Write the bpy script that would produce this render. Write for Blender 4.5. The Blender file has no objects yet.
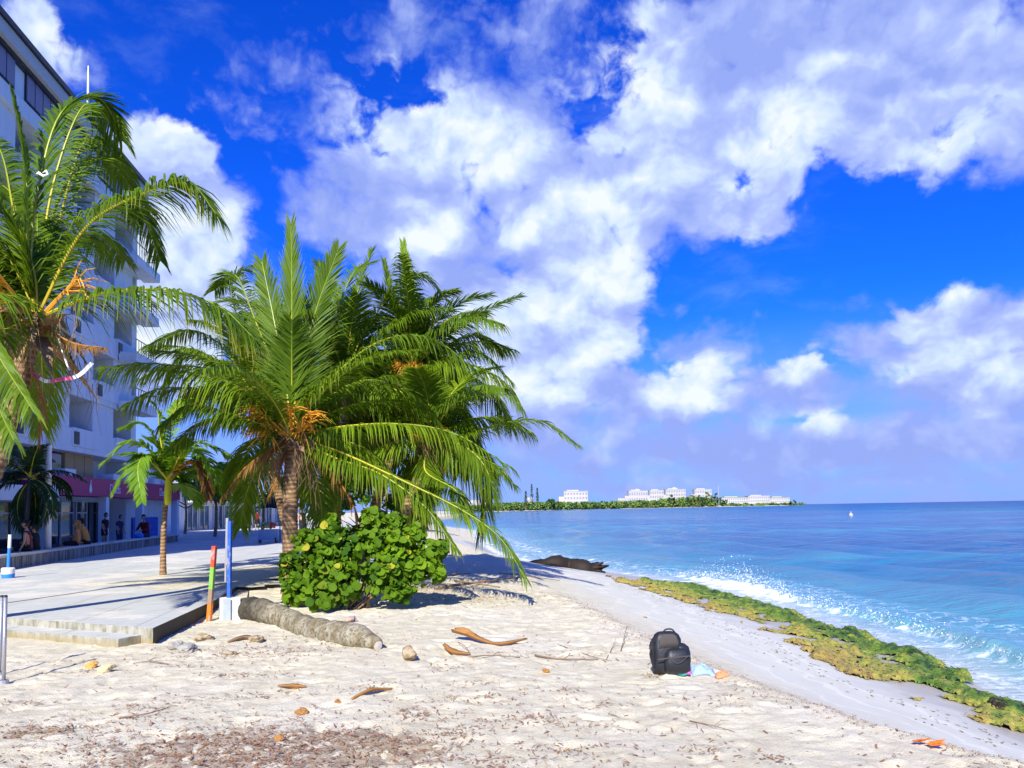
import bpy, bmesh, math, random
import numpy as np
from mathutils import Vector, Matrix
random.seed(7); rng = np.random.default_rng(7)
R = math.radians
C = bpy.context.scene.collection
scn = bpy.context.scene

# ---------------------------------------------------------------- camera
F = 770.; PITCH = R(3.0); ROLL = R(0.97); EYE = 2.6; HOR = 509.2
SHIFT = (HOR - 384 - F*math.tan(PITCH))/1024.0
cam_d = bpy.data.cameras.new('camera'); cam = bpy.data.objects.new('camera', cam_d); C.objects.link(cam)
cam_d.sensor_width = 36; cam_d.lens = F/1024*36; cam_d.shift_y = SHIFT
cam_d.clip_start = .1; cam_d.clip_end = 60000
cam.location = (0, 0, EYE)
cam.rotation_euler = (Matrix.Rotation(math.pi/2+PITCH, 3, 'X') @ Matrix.Rotation(-ROLL, 3, 'Z')).to_euler()
scn.camera = cam

def ray(px, py):
    x = (px-512)/F; y = (384-py)/F + SHIFT*1024/F
    c, s = math.cos(ROLL), math.sin(ROLL)
    X = x*c+y*s; Z = -x*s+y*c; cp, sp = math.cos(PITCH), math.sin(PITCH)
    return Vector((X, cp-Z*sp, sp+Z*cp))
def onz(px, py, z=0.):
    r = ray(px, py); return r*((z-EYE)/r.z)+Vector((0, 0, EYE))
def at(px, py, Y):
    r = ray(px, py); return r*(Y/r.y)+Vector((0, 0, EYE))

# ---------------------------------------------------------------- sun + sky
SUN_EL = R(35); SX, SY = -.2, -.98
sun_d = bpy.data.lights.new('sun', 'SUN'); sun = bpy.data.objects.new('sun', sun_d); C.objects.link(sun)
sun_d.energy = 5.0; sun_d.angle = R(.5); sun_d.color = (1, .97, .84)
tosun = Vector((SX*math.cos(SUN_EL), SY*math.cos(SUN_EL), math.sin(SUN_EL)))
sun.rotation_euler = tosun.to_track_quat('Z', 'Y').to_euler()
scn.view_settings.view_transform = 'Standard'; scn.view_settings.look = 'None'
scn.view_settings.exposure = .66; scn.view_settings.gamma = 1
scn.cycles.max_bounces = 6; scn.cycles.diffuse_bounces = 3; scn.cycles.transmission_bounces = 4
scn.cycles.transparent_max_bounces = 8; scn.cycles.caustics_reflective = False; scn.cycles.caustics_refractive = False

class NT:
    """tiny node-tree writer"""
    def __init__(s, t): s.t = t; s.n = t.nodes; s.l = t.links
    def put(s, v, sock):
        if v is None: return
        if isinstance(v, bpy.types.NodeSocket): s.l.new(v, sock)
        else:
            if hasattr(sock.default_value, '__len__') and not hasattr(v, '__len__'): v = (v,)*len(sock.default_value)
            if hasattr(sock.default_value, '__len__') and len(sock.default_value) == 4 and len(v) == 3: v = (*v, 1)
            sock.default_value = v
    def m(s, op, a=None, b=None, c=None, clamp=False):
        n = s.n.new('ShaderNodeMath'); n.operation = op; n.use_clamp = clamp
        for i, v in enumerate((a, b, c)): s.put(v, n.inputs[i])
        return n.outputs[0]
    def v(s, op, a=None, b=None, scale=None):
        n = s.n.new('ShaderNodeVectorMath'); n.operation = op
        s.put(a, n.inputs[0]); s.put(b, n.inputs[1])
        if scale is not None: s.put(scale, n.inputs['Scale'])
        return n.outputs['Value'] if op in ('DOT_PRODUCT', 'LENGTH') else n.outputs[0]
    def noise(s, vec=None, scale=5., detail=4., rough=.5, dist=0., out='Fac'):
        n = s.n.new('ShaderNodeTexNoise'); s.put(vec, n.inputs['Vector']); s.put(scale, n.inputs['Scale'])
        s.put(detail, n.inputs['Detail']); s.put(rough, n.inputs['Roughness']); s.put(dist, n.inputs['Distortion'])
        return n.outputs[out]
    def voro(s, vec=None, scale=5., out='Distance', rnd=1.):
        n = s.n.new('ShaderNodeTexVoronoi'); s.put(vec, n.inputs['Vector']); s.put(scale, n.inputs['Scale']); s.put(rnd, n.inputs['Randomness'])
        return n.outputs[out]
    def wave(s, vec=None, scale=5., dist=0., direction='X', detail=2., prof='SIN'):
        n = s.n.new('ShaderNodeTexWave'); n.bands_direction = direction; n.wave_profile = prof
        s.put(vec, n.inputs['Vector']); s.put(scale, n.inputs['Scale']); s.put(dist, n.inputs['Distortion']); s.put(detail, n.inputs['Detail'])
        return n.outputs['Fac']
    def ss(s, x, a, b, lo=0., hi=1.):
        n = s.n.new('ShaderNodeMapRange'); n.interpolation_type = 'SMOOTHSTEP'
        s.put(x, n.inputs[0]); s.put(a, n.inputs[1]); s.put(b, n.inputs[2]); s.put(lo, n.inputs[3]); s.put(hi, n.inputs[4])
        return n.outputs[0]
    def mix(s, f, a, b, mode='MIX'):
        n = s.n.new('ShaderNodeMix'); n.data_type = 'RGBA'; n.blend_type = mode
        s.put(f, n.inputs[0]); s.put(a, n.inputs[6]); s.put(b, n.inputs[7]); return n.outputs[2]
    def ramp(s, f, stops):
        n = s.n.new('ShaderNodeValToRGB'); s.put(f, n.inputs[0]); e = n.color_ramp.elements
        while len(e) < len(stops): e.new(.5)
        for i, (p, c) in enumerate(stops): e[i].position = p; e[i].color = (*c, 1)
        return n.outputs[0]
    def geo(s, o='Position'): return s.n.new('ShaderNodeNewGeometry').outputs[o]
    def tc(s, o='Object'): return s.n.new('ShaderNodeTexCoord').outputs[o]
    def attr(s, name, o='Fac'):
        n = s.n.new('ShaderNodeAttribute'); n.attribute_name = name; return n.outputs[o]
    def xyz(s, v):
        n = s.n.new('ShaderNodeSeparateXYZ'); s.put(v, n.inputs[0]); return n.outputs
    def comb(s, x, y, z):
        n = s.n.new('ShaderNodeCombineXYZ'); s.put(x, n.inputs[0]); s.put(y, n.inputs[1]); s.put(z, n.inputs[2]); return n.outputs[0]
    def bump(s, h, strength=.5, dist=.02, nrm=None):
        n = s.n.new('ShaderNodeBump'); s.put(h, n.inputs['Height']); s.put(strength, n.inputs['Strength']); s.put(dist, n.inputs['Distance'])
        if nrm is not None: s.put(nrm, n.inputs['Normal'])
        return n.outputs[0]

# ---- world: Nishita sky with procedural cumulus laid out by azimuth and elevation
w = bpy.data.worlds.new('World'); scn.world = w; w.use_nodes = True
nt = NT(w.node_tree); bg = nt.n['Background']
sky = nt.n.new('ShaderNodeTexSky'); sky.sky_type = 'NISHITA'; sky.sun_disc = False
sky.sun_elevation = SUN_EL; sky.sun_rotation = math.atan2(SX, SY); sky.air_density = 1.0; sky.dust_density = .3; sky.ozone_density = 2.0
D = nt.tc('Generated'); dx, dy, dz = nt.xyz(D)
az = nt.m('ARCTAN2', dx, dy); el = nt.m('ARCSINE', nt.m('MINIMUM', nt.m('MAXIMUM', dz, -1.), 1.))
P0 = nt.comb(az, el, 0.)
def azel(px, py):
    r = ray(px, py).normalized(); return math.atan2(r.x, r.y), math.asin(r.z)
wn = nt.noise(P0, 9., 5., .55, out='Color')
warp = nt.v('SCALE', nt.v('SUBTRACT', wn, (.5, .5, .5)), scale=.055)
P1 = nt.v('ADD', P0, warp)
def blobfield(P, blobs):
    cur = None
    for (px, py, rx, ry, a) in blobs:
        A, E_ = azel(px, py)
        k = math.cos(math.atan((px-512)/F))**1.0
        rxa = rx/F*k*k; rya = ry/F*k
        q = nt.v('MULTIPLY', nt.v('SUBTRACT', P, (A, E_, 0)), (1/rxa, 1/rya, 0))
        d = nt.m('MULTIPLY_ADD', nt.v('DOT_PRODUCT', q, q), -a, a)
        cur = d if cur is None else nt.m('SMOOTH_MAX', cur, d, .25)
    return cur
DENS = [(905,45,210,115,1.35),(740,70,150,120,1.25),(1010,110,90,75,1.2),(660,170,110,85,1.2),(760,200,60,40,1.),(560,30,130,70,.65),(440,40,95,60,.35),
  (430,150,60,50,1.4),(390,205,110,65,1.5),(325,205,50,50,1.1),(510,150,80,70,1.3),(560,240,85,75,1.6),(530,340,120,75,1.6),(600,290,60,70,1.3),
  (670,305,26,14,.8),(685,392,60,40,1.3),(620,400,60,40,1.2),(800,372,42,24,1.1),(825,428,32,20,.9),(450,260,110,70,1.3),(400,330,120,80,1.2),
  (935,315,50,36,1.3),(985,335,75,52,1.5),(1040,330,60,60,1.2),(950,380,70,38,1.2),(1015,375,60,50,1.2),(880,302,50,10,.4),(760,400,80,16,.45),(1015,440,30,14,.6),
  (165,150,65,36,1.3),(150,190,75,50,1.3),(185,250,80,80,1.4),(160,330,100,80,1.3),(215,195,45,35,.8),(35,35,42,42,.6),(72,60,22,20,.6),(95,62,12,24,.4),
  (232,108,30,22,.12),(285,92,46,34,.05),(330,110,34,30,.35),(250,320,80,60,1.),(700,450,280,34,1.25),(930,440,220,38,1.3),(540,425,120,50,1.3),(600,420,70,36,1.),(735,402,50,22,.8),(880,350,110,34,.9),(1000,405,90,40,1.2),(905,298,70,16,.6),(760,482,330,18,.8),(790,395,90,40,1.1),(700,350,60,30,.7),(650,250,30,50,.7),
  (-200,120,200,90,1.2),(-350,300,200,120,1.2),(1250,120,200,100,1.2),(1300,350,180,70,1.),(300,-180,240,120,1.1),(900,-250,300,140,1.2),(0,-330,160,90,1.)]
BRI = [(445,140,75,50,1.),(500,165,60,40,.7),(570,215,75,40,1.),(640,120,70,90,.6),(600,260,60,70,1.1),(540,345,110,70,1.1),(425,235,38,40,.8),(690,388,60,30,.9),
  (165,140,70,30,.9),(180,260,80,80,.9),(160,330,90,70,.9),(940,310,50,28,1.),(985,330,55,30,.8),(800,368,45,20,1.),(825,425,30,16,.8),(790,130,90,70,.5),(930,110,120,60,.45),
  (740,200,60,40,.6),(40,30,50,40,.6),(380,110,50,40,.5),(950,370,60,24,.5),(1000,385,60,24,.5)]
dens = blobfield(P1, DENS)
pn = nt.v('MULTIPLY', P1, (1., 1.25, 1.))
fb = nt.noise(pn, 11., 9., .6)
fa_ = nt.noise(pn, 9., 4., .5)
fb2 = nt.noise(nt.v('ADD', pn, (-.01, .03, .0)), 9., 4., .5)
pw = nt.v('ADD', pn, nt.v('SCALE', nt.noise(pn, 30., 3., .5, out='Color'), scale=.022))
b1 = nt.voro(pw, 17.); b2 = nt.voro(pw, 41.); b3 = nt.voro(pw, 95.)
bil = nt.m('ADD', nt.m('MULTIPLY', b1, -.9), nt.m('ADD', nt.m('MULTIPLY', b2, -.5), nt.m('MULTIPLY', b3, -.28))); bil = nt.m('ADD', bil, .78)
dens = nt.m('ADD', dens, nt.m('MULTIPLY_ADD', fb, 3.0, -1.5))
dens = nt.m('ADD', dens, nt.m('MULTIPLY', bil, .75))
# thin high veil
veil = nt.ss(nt.noise(nt.v('MULTIPLY', P1, (1.2, 3., 1.)), 4., 7., .62), .5, .85, 0., .38)
lowveil = nt.ss(el, .02, .26, .95, 0.)
vlum = nt.noise(nt.v('MULTIPLY', P1, (1., 5., 1.)), 7., 6., .55)
lowveil = nt.m('MULTIPLY', lowveil, nt.ss(vlum, .3, .62, .7, 1.))
bri = blobfield(P1, BRI)
cov = nt.m('MULTIPLY', nt.ss(dens, -.12, nt.ss(bri, -.8, .5, 1.25, .5)), .97)
relief = nt.m('MULTIPLY', nt.m('SUBTRACT', fa_, fb2), 2.6)
puff = nt.noise(pn, 26., 6., .6)
lit = nt.m('ADD', nt.ss(bri, -.7, .95, -.02, .78), relief)
lit = nt.m('ADD', lit, nt.m('ADD', nt.m('MULTIPLY_ADD', puff, .45, -.25), nt.m('MULTIPLY', bil, nt.ss(bri, -1., .4, .12, .5))))
# thin rims are bright, thick middles greyer
lit = nt.m('ADD', lit, nt.ss(dens, .2, 1.9, .16, -.10))
lit = nt.m('MINIMUM', nt.m('MAXIMUM', lit, 0.), 1.)
ccol = nt.ramp(lit, [(0., (3.3, 4.4, 9.6)), (.38, (4.7, 5.8, 10.4)), (.7, (7.0, 8.5, 11.)), (1., (9.6, 10.3, 11.2))])
hs = nt.n.new('ShaderNodeHueSaturation'); nt.put(1.35, hs.inputs['Saturation']); nt.put(1.0, hs.inputs['Value']); nt.put(sky.outputs[0], hs.inputs['Color'])
skyc = nt.mix(1., hs.outputs[0], (.13, .69, 2.4), 'MULTIPLY')
skyc = nt.mix(lowveil, skyc, (3.4, 4.7, 10.6))
skyc = nt.mix(veil, skyc, (3.6, 5.4, 9.5))
skyc = nt.mix(cov, skyc, ccol)
skyc = nt.mix(nt.ss(el, -.03, 0.), (.5, 1., 2.), skyc)
nt.put(skyc, bg.inputs[0]); bg.inputs[1].default_value = .062
w.cycles.sampling_method = 'MANUAL'; w.cycles.sample_map_resolution = 512

# ---------------------------------------------------------------- materials
MATS = {}
def mat(name, fn=None, color=(.5, .5, .5), rough=.7, spec=.3, bump=None, metallic=0.):
    if name in MATS: return MATS[name]
    m = bpy.data.materials.new(name); m.use_nodes = True; t = NT(m.node_tree); b = t.n['Principled BSDF']
    b.inputs['Roughness'].default_value = rough; b.inputs['Specular IOR Level'].default_value = spec; b.inputs['Metallic'].default_value = metallic
    if fn: fn(t, b)
    else:
        g = t.tc('Object'); n = t.noise(g, 9., 5., .6)
        t.put(t.mix(n, [c*.78 for c in color], [min(1, c*1.15) for c in color]), b.inputs['Base Color'])
        t.put(t.bump(t.noise(g, 60., 3.), .25, .01), b.inputs['Normal'])
    MATS[name] = m; return m

def leafmat(name, c1, c2, trans=.45, tipc=None, rough=.38):
    def fn(t, b):
        oi = t.n.new('ShaderNodeObjectInfo').outputs['Random']
        n = t.noise(t.geo(), 2.2, 3.)
        at_ = t.attr('lf')
        f = t.m('ADD', t.m('MULTIPLY', oi, .35), t.m('MULTIPLY', n, .45)); f = t.m('ADD', f, t.m('MULTIPLY', at_, .45))
        col = t.mix(t.m('SUBTRACT', f, .12, clamp=True), c1, c2)
        if tipc: col = t.mix(t.ss(t.attr('tip'), .75, 1.15), col, tipc)
        t.put(col, b.inputs['Base Color']); b.inputs['Roughness'].default_value = rough+.1; b.inputs['Specular IOR Level'].default_value = .16
        tr = t.n.new('ShaderNodeBsdfTranslucent'); t.put(t.mix(1., col, (1.5, 1.5, .5), 'MULTIPLY'), tr.inputs[0])
        ms = t.n.new('ShaderNodeMixShader'); ms.inputs[0].default_value = trans
        t.l.new(b.outputs[0], ms.inputs[1]); t.l.new(tr.outputs[0], ms.inputs[2]); t.l.new(ms.outputs[0], t.n['Material Output'].inputs[0])
    return mat(name, fn)
M_leaf = leafmat('palm_leaf', (.022, .075, .007), (.25, .37, .018), .36, (.42, .36, .07))
M_leafB = leafmat('young_palm_leaf', (.05, .17, .012), (.26, .40, .03), .4, (.40, .34, .08))
M_leafdark = leafmat('shaded_palm_leaf', (.010, .03, .010), (.03, .07, .02), .25)  # palm leaf copy with the shade darkened into its colour
M_dead = leafmat('dead_palm_leaf', (.13, .055, .015), (.38, .20, .06), .3)
M_seagrape = leafmat('sea_grape_leaf', (.010, .06, .004), (.27, .44, .010), .28, (.50, .42, .04), .6)
M_broad = leafmat('broad_leaf', (.03, .12, .01), (.22, .42, .03), .35)
def _rach(t, b):
    a = t.attr('lf'); t.put(t.mix(a, (.55, .42, .03), (.22, .30, .03)), b.inputs['Base Color']); b.inputs['Roughness'].default_value = .4
M_rach = mat('palm_rachis', _rach)
def _bark(t, b):
    g = t.geo(); p = t.xyz(g)
    n = t.noise(t.v('MULTIPLY', g, (1, 1, 3.)), 6., 6., .65)
    ring = t.wave(t.v('MULTIPLY', g, (.15, .15, 1.)), 3.6, 1.6, 'Z', 3.)
    c = t.ramp(n, [(.25, (.12, .065, .035)), (.5, (.30, .18, .09)), (.75, (.46, .33, .20))])
    c = t.mix(t.ss(ring, .0, .35, .55, 0.), c, (.07, .04, .025))
    t.put(c, b.inputs['Base Color']); b.inputs['Roughness'].default_value = .9
    t.put(t.bump(t.m('ADD', ring, n), .7, .02), b.inputs['Normal'])
M_bark = mat('palm_bark', _bark)
def _log(t, b):
    g = t.tc('Object'); n = t.noise(g, 5., 7., .65); n2 = t.noise(t.v('MULTIPLY', g, (1, 1, 1)), 22., 5., .7)
    c = t.ramp(n, [(.3, (.11, .085, .045)), (.45, (.25, .21, .13)), (.62, (.40, .37, .29)), (.75, (.55, .52, .45))])
    c = t.mix(t.ss(n2, .46, .64), c, (.12, .09, .045)); c = t.mix(t.m('MULTIPLY', t.ss(t.attr('lf'), .1, .7), t.ss(n, .3, .6, 1., .75)), c, (.035, .028, .02))
    t.put(c, b.inputs['Base Color']); b.inputs['Roughness'].default_value = .95; t.put(t.bump(t.m('ADD', n, t.m('MULTIPLY', n2, .6)), .9, .03), b.inputs['Normal'])
M_log = mat('weathered_log', _log)
def _sand(t, b):
    g = t.geo(); wet = t.attr('wet'); lit = t.attr('litter')
    big = t.noise(g, .5, 5., .6); mid = t.noise(g, 5., 6., .65); fine = t.noise(g, 70., 5., .75)
    dry = t.ramp(mid, [(.25, (.56, .49, .34)), (.5, (.70, .645, .475)), (.75, (.79, .745, .58))])
    dry = t.mix(t.ss(fine, .35, .7, .35, 0.), dry, (.42, .32, .20))
    dry = t.mix(t.ss(big, .45, .7, 0., .35), dry, (.76, .70, .60))
    speck = t.ss(t.voro(g, 26.), .0, .16, 1., 0.); cl = t.ss(t.noise(t.v('MULTIPLY', g, (1., 2.2, 1.)), 4.2, 8., .78), .56, .70)
    sm = t.ss(t.noise(g, 1.3, 4., .6), .47, .62)
    dry = t.mix(t.m('MULTIPLY', t.m('MULTIPLY', speck, sm), .8), dry, (.20, .12, .06))
    dry = t.mix(t.m('MULTIPLY', cl, .55), dry, (.40, .30, .19))
    wetc = t.mix(t.noise(t.v('MULTIPLY', g, (1.6, .5, 1.)), 1.7, 7., .7), (.50, .485, .41), (.68, .665, .57)); wetc = t.mix(t.ss(fine, .5, .75, 0., .4), wetc, (.36, .32, .24)); off_ = t.m('ADD', wet, t.m('MULTIPLY', t.noise(g, .9, 4., .6), .12)); wl = t.wave(t.comb(off_, 0., 0.), 2.2, 0., 'X', 0.); wetc = t.mix(t.ss(wl, .86, 1., 0., .35), wetc, (.80, .78, .70))
    wetc = t.mix(t.ss(wet, .75, 1.), wetc, (.42, .38, .31))
    c = t.mix(t.ss(wet, .15, .5), dry, wetc)
    ln = t.noise(g, 9., 7., .7)
    c = t.mix(t.ss(t.m('ADD', lit, t.m('MULTIPLY_ADD', ln, 2.6, -1.3)), .8, .95, 0., .6), c, t.mix(fine, (.12, .06, .035), (.36, .24, .14)))
    t.put(c, b.inputs['Base Color']); t.put(t.ss(wet, .5, 1., .95, .35), b.inputs['Roughness']); b.inputs['Specular IOR Level'].default_value = .25
    h = t.m('ADD', t.m('MULTIPLY', mid, 1.), t.m('MULTIPLY', fine, .35))
    t.put(t.bump(h, t.ss(wet, .1, .5, .9, .12), .035), b.inputs['Normal'])
M_sand = mat('coral_sand', _sand)
def _weed(t, b):
    g = t.geo(); a = t.attr('lf'); n = t.noise(g, 3.5, 6., .7); n2 = t.noise(g, 30., 4., .7)
    f = t.m('ADD', a, t.m('MULTIPLY_ADD', n, 1.5, -.75))
    c = t.ramp(f, [(.05, (.29, .18, .06)), (.3, (.34, .27, .06)), (.52, (.24, .25, .04)), (.66, (.11, .19, .02)), (.9, (.02, .06, .012))])
    c = t.mix(t.ss(n2, .5, .7, 0., .55), c, (.07, .06, .015)); c = t.mix(t.ss(t.noise(g, 11., 5., .7), .58, .72, 0., .3), c, (.48, .38, .16))
    t.put(c, b.inputs['Base Color']); b.inputs['Roughness'].default_value = .55; t.put(t.bump(n2, .8, .03), b.inputs['Normal'])
M_weed = mat('seaweed', _weed)
def _water(t, b):
    g = t.geo(); p = t.xyz(g); off = t.attr('off'); foam = t.attr('foam')
    f1 = t.m('POWER', 2.718, t.m('MULTIPLY', off, -.13)); 
    patch = t.noise(t.v('MULTIPLY', g, (.4, 1.5, 1.)), .05, 6., .68)
    deep = t.ramp(patch, [(.36, (.002, .045, .19)), (.5, (.003, .10, .28)), (.62, (.009, .21, .34))])
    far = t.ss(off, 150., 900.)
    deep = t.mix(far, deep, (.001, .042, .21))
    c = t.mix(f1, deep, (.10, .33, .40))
    sandy = t.ss(off, -.2, 1.6, 1., 0.)
    c = t.mix(t.m('MULTIPLY', sandy, .85), c, (.50, .50, .45))
    fn = t.noise(g, 2.2, 6., .62)
    fm = t.m('MAXIMUM', t.ss(t.m('ADD', foam, t.m('MULTIPLY_ADD', fn, 2.0, -1.1)), .42, .75), t.m('MULTIPLY', t.ss(foam, .06, .3), t.m('MULTIPLY', t.ss(t.m('ABSOLUTE', t.m('SUBTRACT', t.noise(g, 1.9, 5., .6, .6), .5)), .0, .03, 1., 0.), .5)))
    c = t.mix(fm, c, (.80, .84, .88)); t.put(c, b.inputs['Base Color'])
    t.put(t.m('ADD', t.ss(off, 5., 300., .10, .3), t.m('MULTIPLY', fm, .5)), b.inputs['Roughness']); b.inputs['IOR'].default_value = 1.33
    b.inputs['Specular IOR Level'].default_value = .17
    s1 = t.noise(t.v('MULTIPLY', g, (1., 1.8, 1.)), 2.2, 5., .6); s2 = t.noise(t.v('MULTIPLY', g, (1., 2.2, 1.)), .35, 4., .6)
    s3 = t.noise(t.v('MULTIPLY', g, (1., 1., 1.)), .06, 4., .6)
    h = t.m('ADD', t.m('MULTIPLY', s1, .10), t.m('MULTIPLY', s2, .45)); h = t.m('ADD', h, t.m('MULTIPLY', s3, 1.6))
    nb = t.bump(h, t.ss(off, 0., 7., .3, 1.), 1.); t.put(nb, b.inputs['Normal'])
M_water = mat('sea_water', _water)
def _conc(t, b):
    g = t.geo(); n = t.noise(g, .9, 6., .65); f = t.noise(g, 28., 5., .75)
    rot = t.v('MULTIPLY', g, (1, 1, 0))
    ru = t.v('DOT_PRODUCT', g, (-.145, .989, 0)); rv = t.v('DOT_PRODUCT', g, (.989, .145, 0))
    st = t.wave(t.comb(ru, rv, 0.), 1.15, .0, 'X', 0.); 
    c = t.mix(n, (.47, .48, .45), (.62, .62, .57)); c = t.mix(t.m('MULTIPLY', f, .45), c, (.40, .40, .38))
    c = t.mix(t.ss(st, .90, 1., 0., .4), c, (.33, .33, .31)); st2 = t.wave(t.comb(rv, ru, 0.), .32, .0, 'X', 0.); c = t.mix(t.ss(st2, .993, 1., 0., .5), c, (.25, .25, .24)); c = t.mix(t.ss(t.noise(g, 1.7, 6., .75), .5, .7, 0., .5), c, (.30, .29, .25))
    sd = t.ss(t.m('ADD', t.noise(g, .55, 5., .65), t.m('MULTIPLY', t.noise(g, 9., 4.), .12)), .57, .66)
    c = t.mix(t.m('MULTIPLY', sd, .8), c, (.68, .62, .53))
    t.put(c, b.inputs['Base Color']); b.inputs['Roughness'].default_value = .9; t.put(t.bump(f, .4, .01), b.inputs['Normal'])
M_conc = mat('promenade_concrete', _conc)
def _edge(t, b):
    g = t.geo(); p = t.xyz(g); n = t.noise(t.v('MULTIPLY', g, (1., 1., .4)), 7., 6., .7); f = t.noise(g, 30., 4., .7)
    c = t.mix(t.ss(n, .35, .7), (.40, .38, .32), (.17, .16, .10)); c = t.mix(t.m('MULTIPLY', t.ss(p[2], .95, 1.08, 1., 0.), .6), c, (.30, .23, .09))
    t.put(c, b.inputs['Base Color']); b.inputs['Roughness'].default_value = .95; t.put(t.bump(f, .5, .02), b.inputs['Normal'])
M_edge = mat('stained_concrete_edge', _edge)
def _wallface(t, b):
    g = t.geo(); st = t.noise(t.v('MULTIPLY', g, (3., 3., .25)), 2.4, 5., .75); n = t.noise(g, 12., 5., .7)
    c = t.mix(t.ss(st, .4, .62), (.36, .34, .30), (.05, .05, .045)); c = t.mix(t.m('MULTIPLY', n, .4), c, (.22, .21, .17))
    t.put(c, b.inputs['Base Color']); b.inputs['Roughness'].default_value = .95
M_wallface = mat('mouldy_wall_concrete', _wallface)
def _plaster(t, b):
    g = t.geo(); st = t.noise(t.v('MULTIPLY', g, (2., 2., .3)), 1.2, 6., .7); n = t.noise(g, .4, 4., .6)
    c = t.mix(t.ss(st, .4, .8, 0., .5), (.78, .80, .78), (.50, .51, .51)); c = t.mix(t.ss(n, .4, .7, 0., .25), c, (.56, .57, .57))
    t.put(c, b.inputs['Base Color']); b.inputs['Roughness'].default_value = .85; t.put(t.bump(t.noise(g, 25., 3.), .2, .01), b.inputs['Normal'])
M_plaster = mat('white_plaster', _plaster)
def _glass(t, b):
    g = t.geo(); n = t.noise(g, 1.6, 4., .6)
    t.put(t.mix(n, (.008, .012, .018), (.05, .065, .08)), b.inputs['Base Color']); b.inputs['Roughness'].default_value = .05; b.inputs['Specular IOR Level'].default_value = .9
    t.put(t.bump(t.noise(g, .8, 2.), .15, .05), b.inputs['Normal'])
M_glass = mat('shop_glass', _glass)
M_dark = mat('dark_metal', color=(.03, .032, .035), rough=.45)
M_grey = mat('galvanised_metal', color=(.42, .42, .43), rough=.45, metallic=.6)
M_white = mat('white_paint', color=(.78, .78, .78), rough=.5)
M_shutter = mat('grey_shutter', color=(.26, .25, .33), rough=.6)
M_fascia = mat('cream_fascia', color=(.60, .57, .50), rough=.8)
M_maroon = mat('maroon_sign', color=(.45, .02, .12), rough=.5)
M_wood = mat('bare_wood', color=(.30, .20, .12), rough=.85)
M_ply = mat('plywood', color=(.46, .32, .16), rough=.8)
def paint(c):
    def fn(t, b):
        g = t.tc('Object'); n = t.noise(t.v('MULTIPLY', g, (1., 1., .35)), 16., 6., .72); f = t.noise(g, 5., 5., .6)
        k = t.mix(f, [q*.55 for q in c], [min(1, q*1.3) for q in c]); k = t.mix(t.ss(n, .53, .62, 0., .85), k, (.33, .29, .25))
        t.put(k, b.inputs['Base Color']); b.inputs['Roughness'].default_value = .8; t.put(t.bump(n, .6, .01), b.inputs['Normal'])
    return fn
M_blue = mat('blue_paint', paint((.03, .12, .55)))
M_bluebright = mat('bright_blue_paint', color=(.03, .22, .75), rough=.5)
M_red = mat('red_paint', paint((.62, .07, .03)))
M_green = mat('green_paint', paint((.20, .42, .05)))
M_orange = mat('orange_paint', paint((.75, .20, .02)))
M_husk = mat('coconut_husk', color=(.36, .17, .05), rough=.9)
M_fibre = mat('palm_fibre', color=(.27, .17, .09), rough=.95)
M_stalk = mat('orange_flower_stalk', color=(.72, .33, .03), rough=.6)
M_twig = mat('dry_twig', color=(.24, .16, .10), rough=.95)
M_litter = mat('dry_seagrass', color=(.27, .14, .075), rough=.95)
def _rk(t, b):
    g = t.tc('Object'); n = t.noise(g, 14., 6., .7); t.put(t.ramp(n, [(.3, (.14, .10, .06)), (.5, (.36, .27, .16)), (.7, (.50, .42, .30))]), b.inputs['Base Color']); b.inputs['Roughness'].default_value = .95; t.put(t.bump(n, 1., .02), b.inputs['Normal'])
M_rock = mat('limestone', _rk)
M_rockdark = mat('wet_dark_wood', color=(.022, .015, .010), rough=.7)
M_skin = mat('skin', color=(.50, .26, .16), rough=.55)
M_skind = mat('tanned_skin', color=(.62, .27, .10), rough=.55)
M_hair = mat('dark_hair', color=(.015, .01, .008), rough=.6)
M_black = mat('black_cloth', color=(.012, .012, .014), rough=.85)
M_navy = mat('navy_cloth', color=(.02, .03, .09), rough=.85)
M_bluecl = mat('blue_cloth', color=(.01, .05, .45), rough=.85)
M_redcl = mat('dark_red_cloth', color=(.16, .012, .015), rough=.85)
M_pinkcl = mat('pale_pink_cloth', color=(.6, .35, .38), rough=.85)
M_pack = mat('black_nylon', color=(.014, .015, .02), rough=.5, spec=.5)
M_turq = mat('turquoise_plastic', color=(.05, .50, .48), rough=.35)
M_ltblue = mat('light_blue_towel', color=(.30, .42, .78), rough=.9)
M_mesh = mat('grey_mesh', color=(.07, .06, .055), rough=.8)

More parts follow.
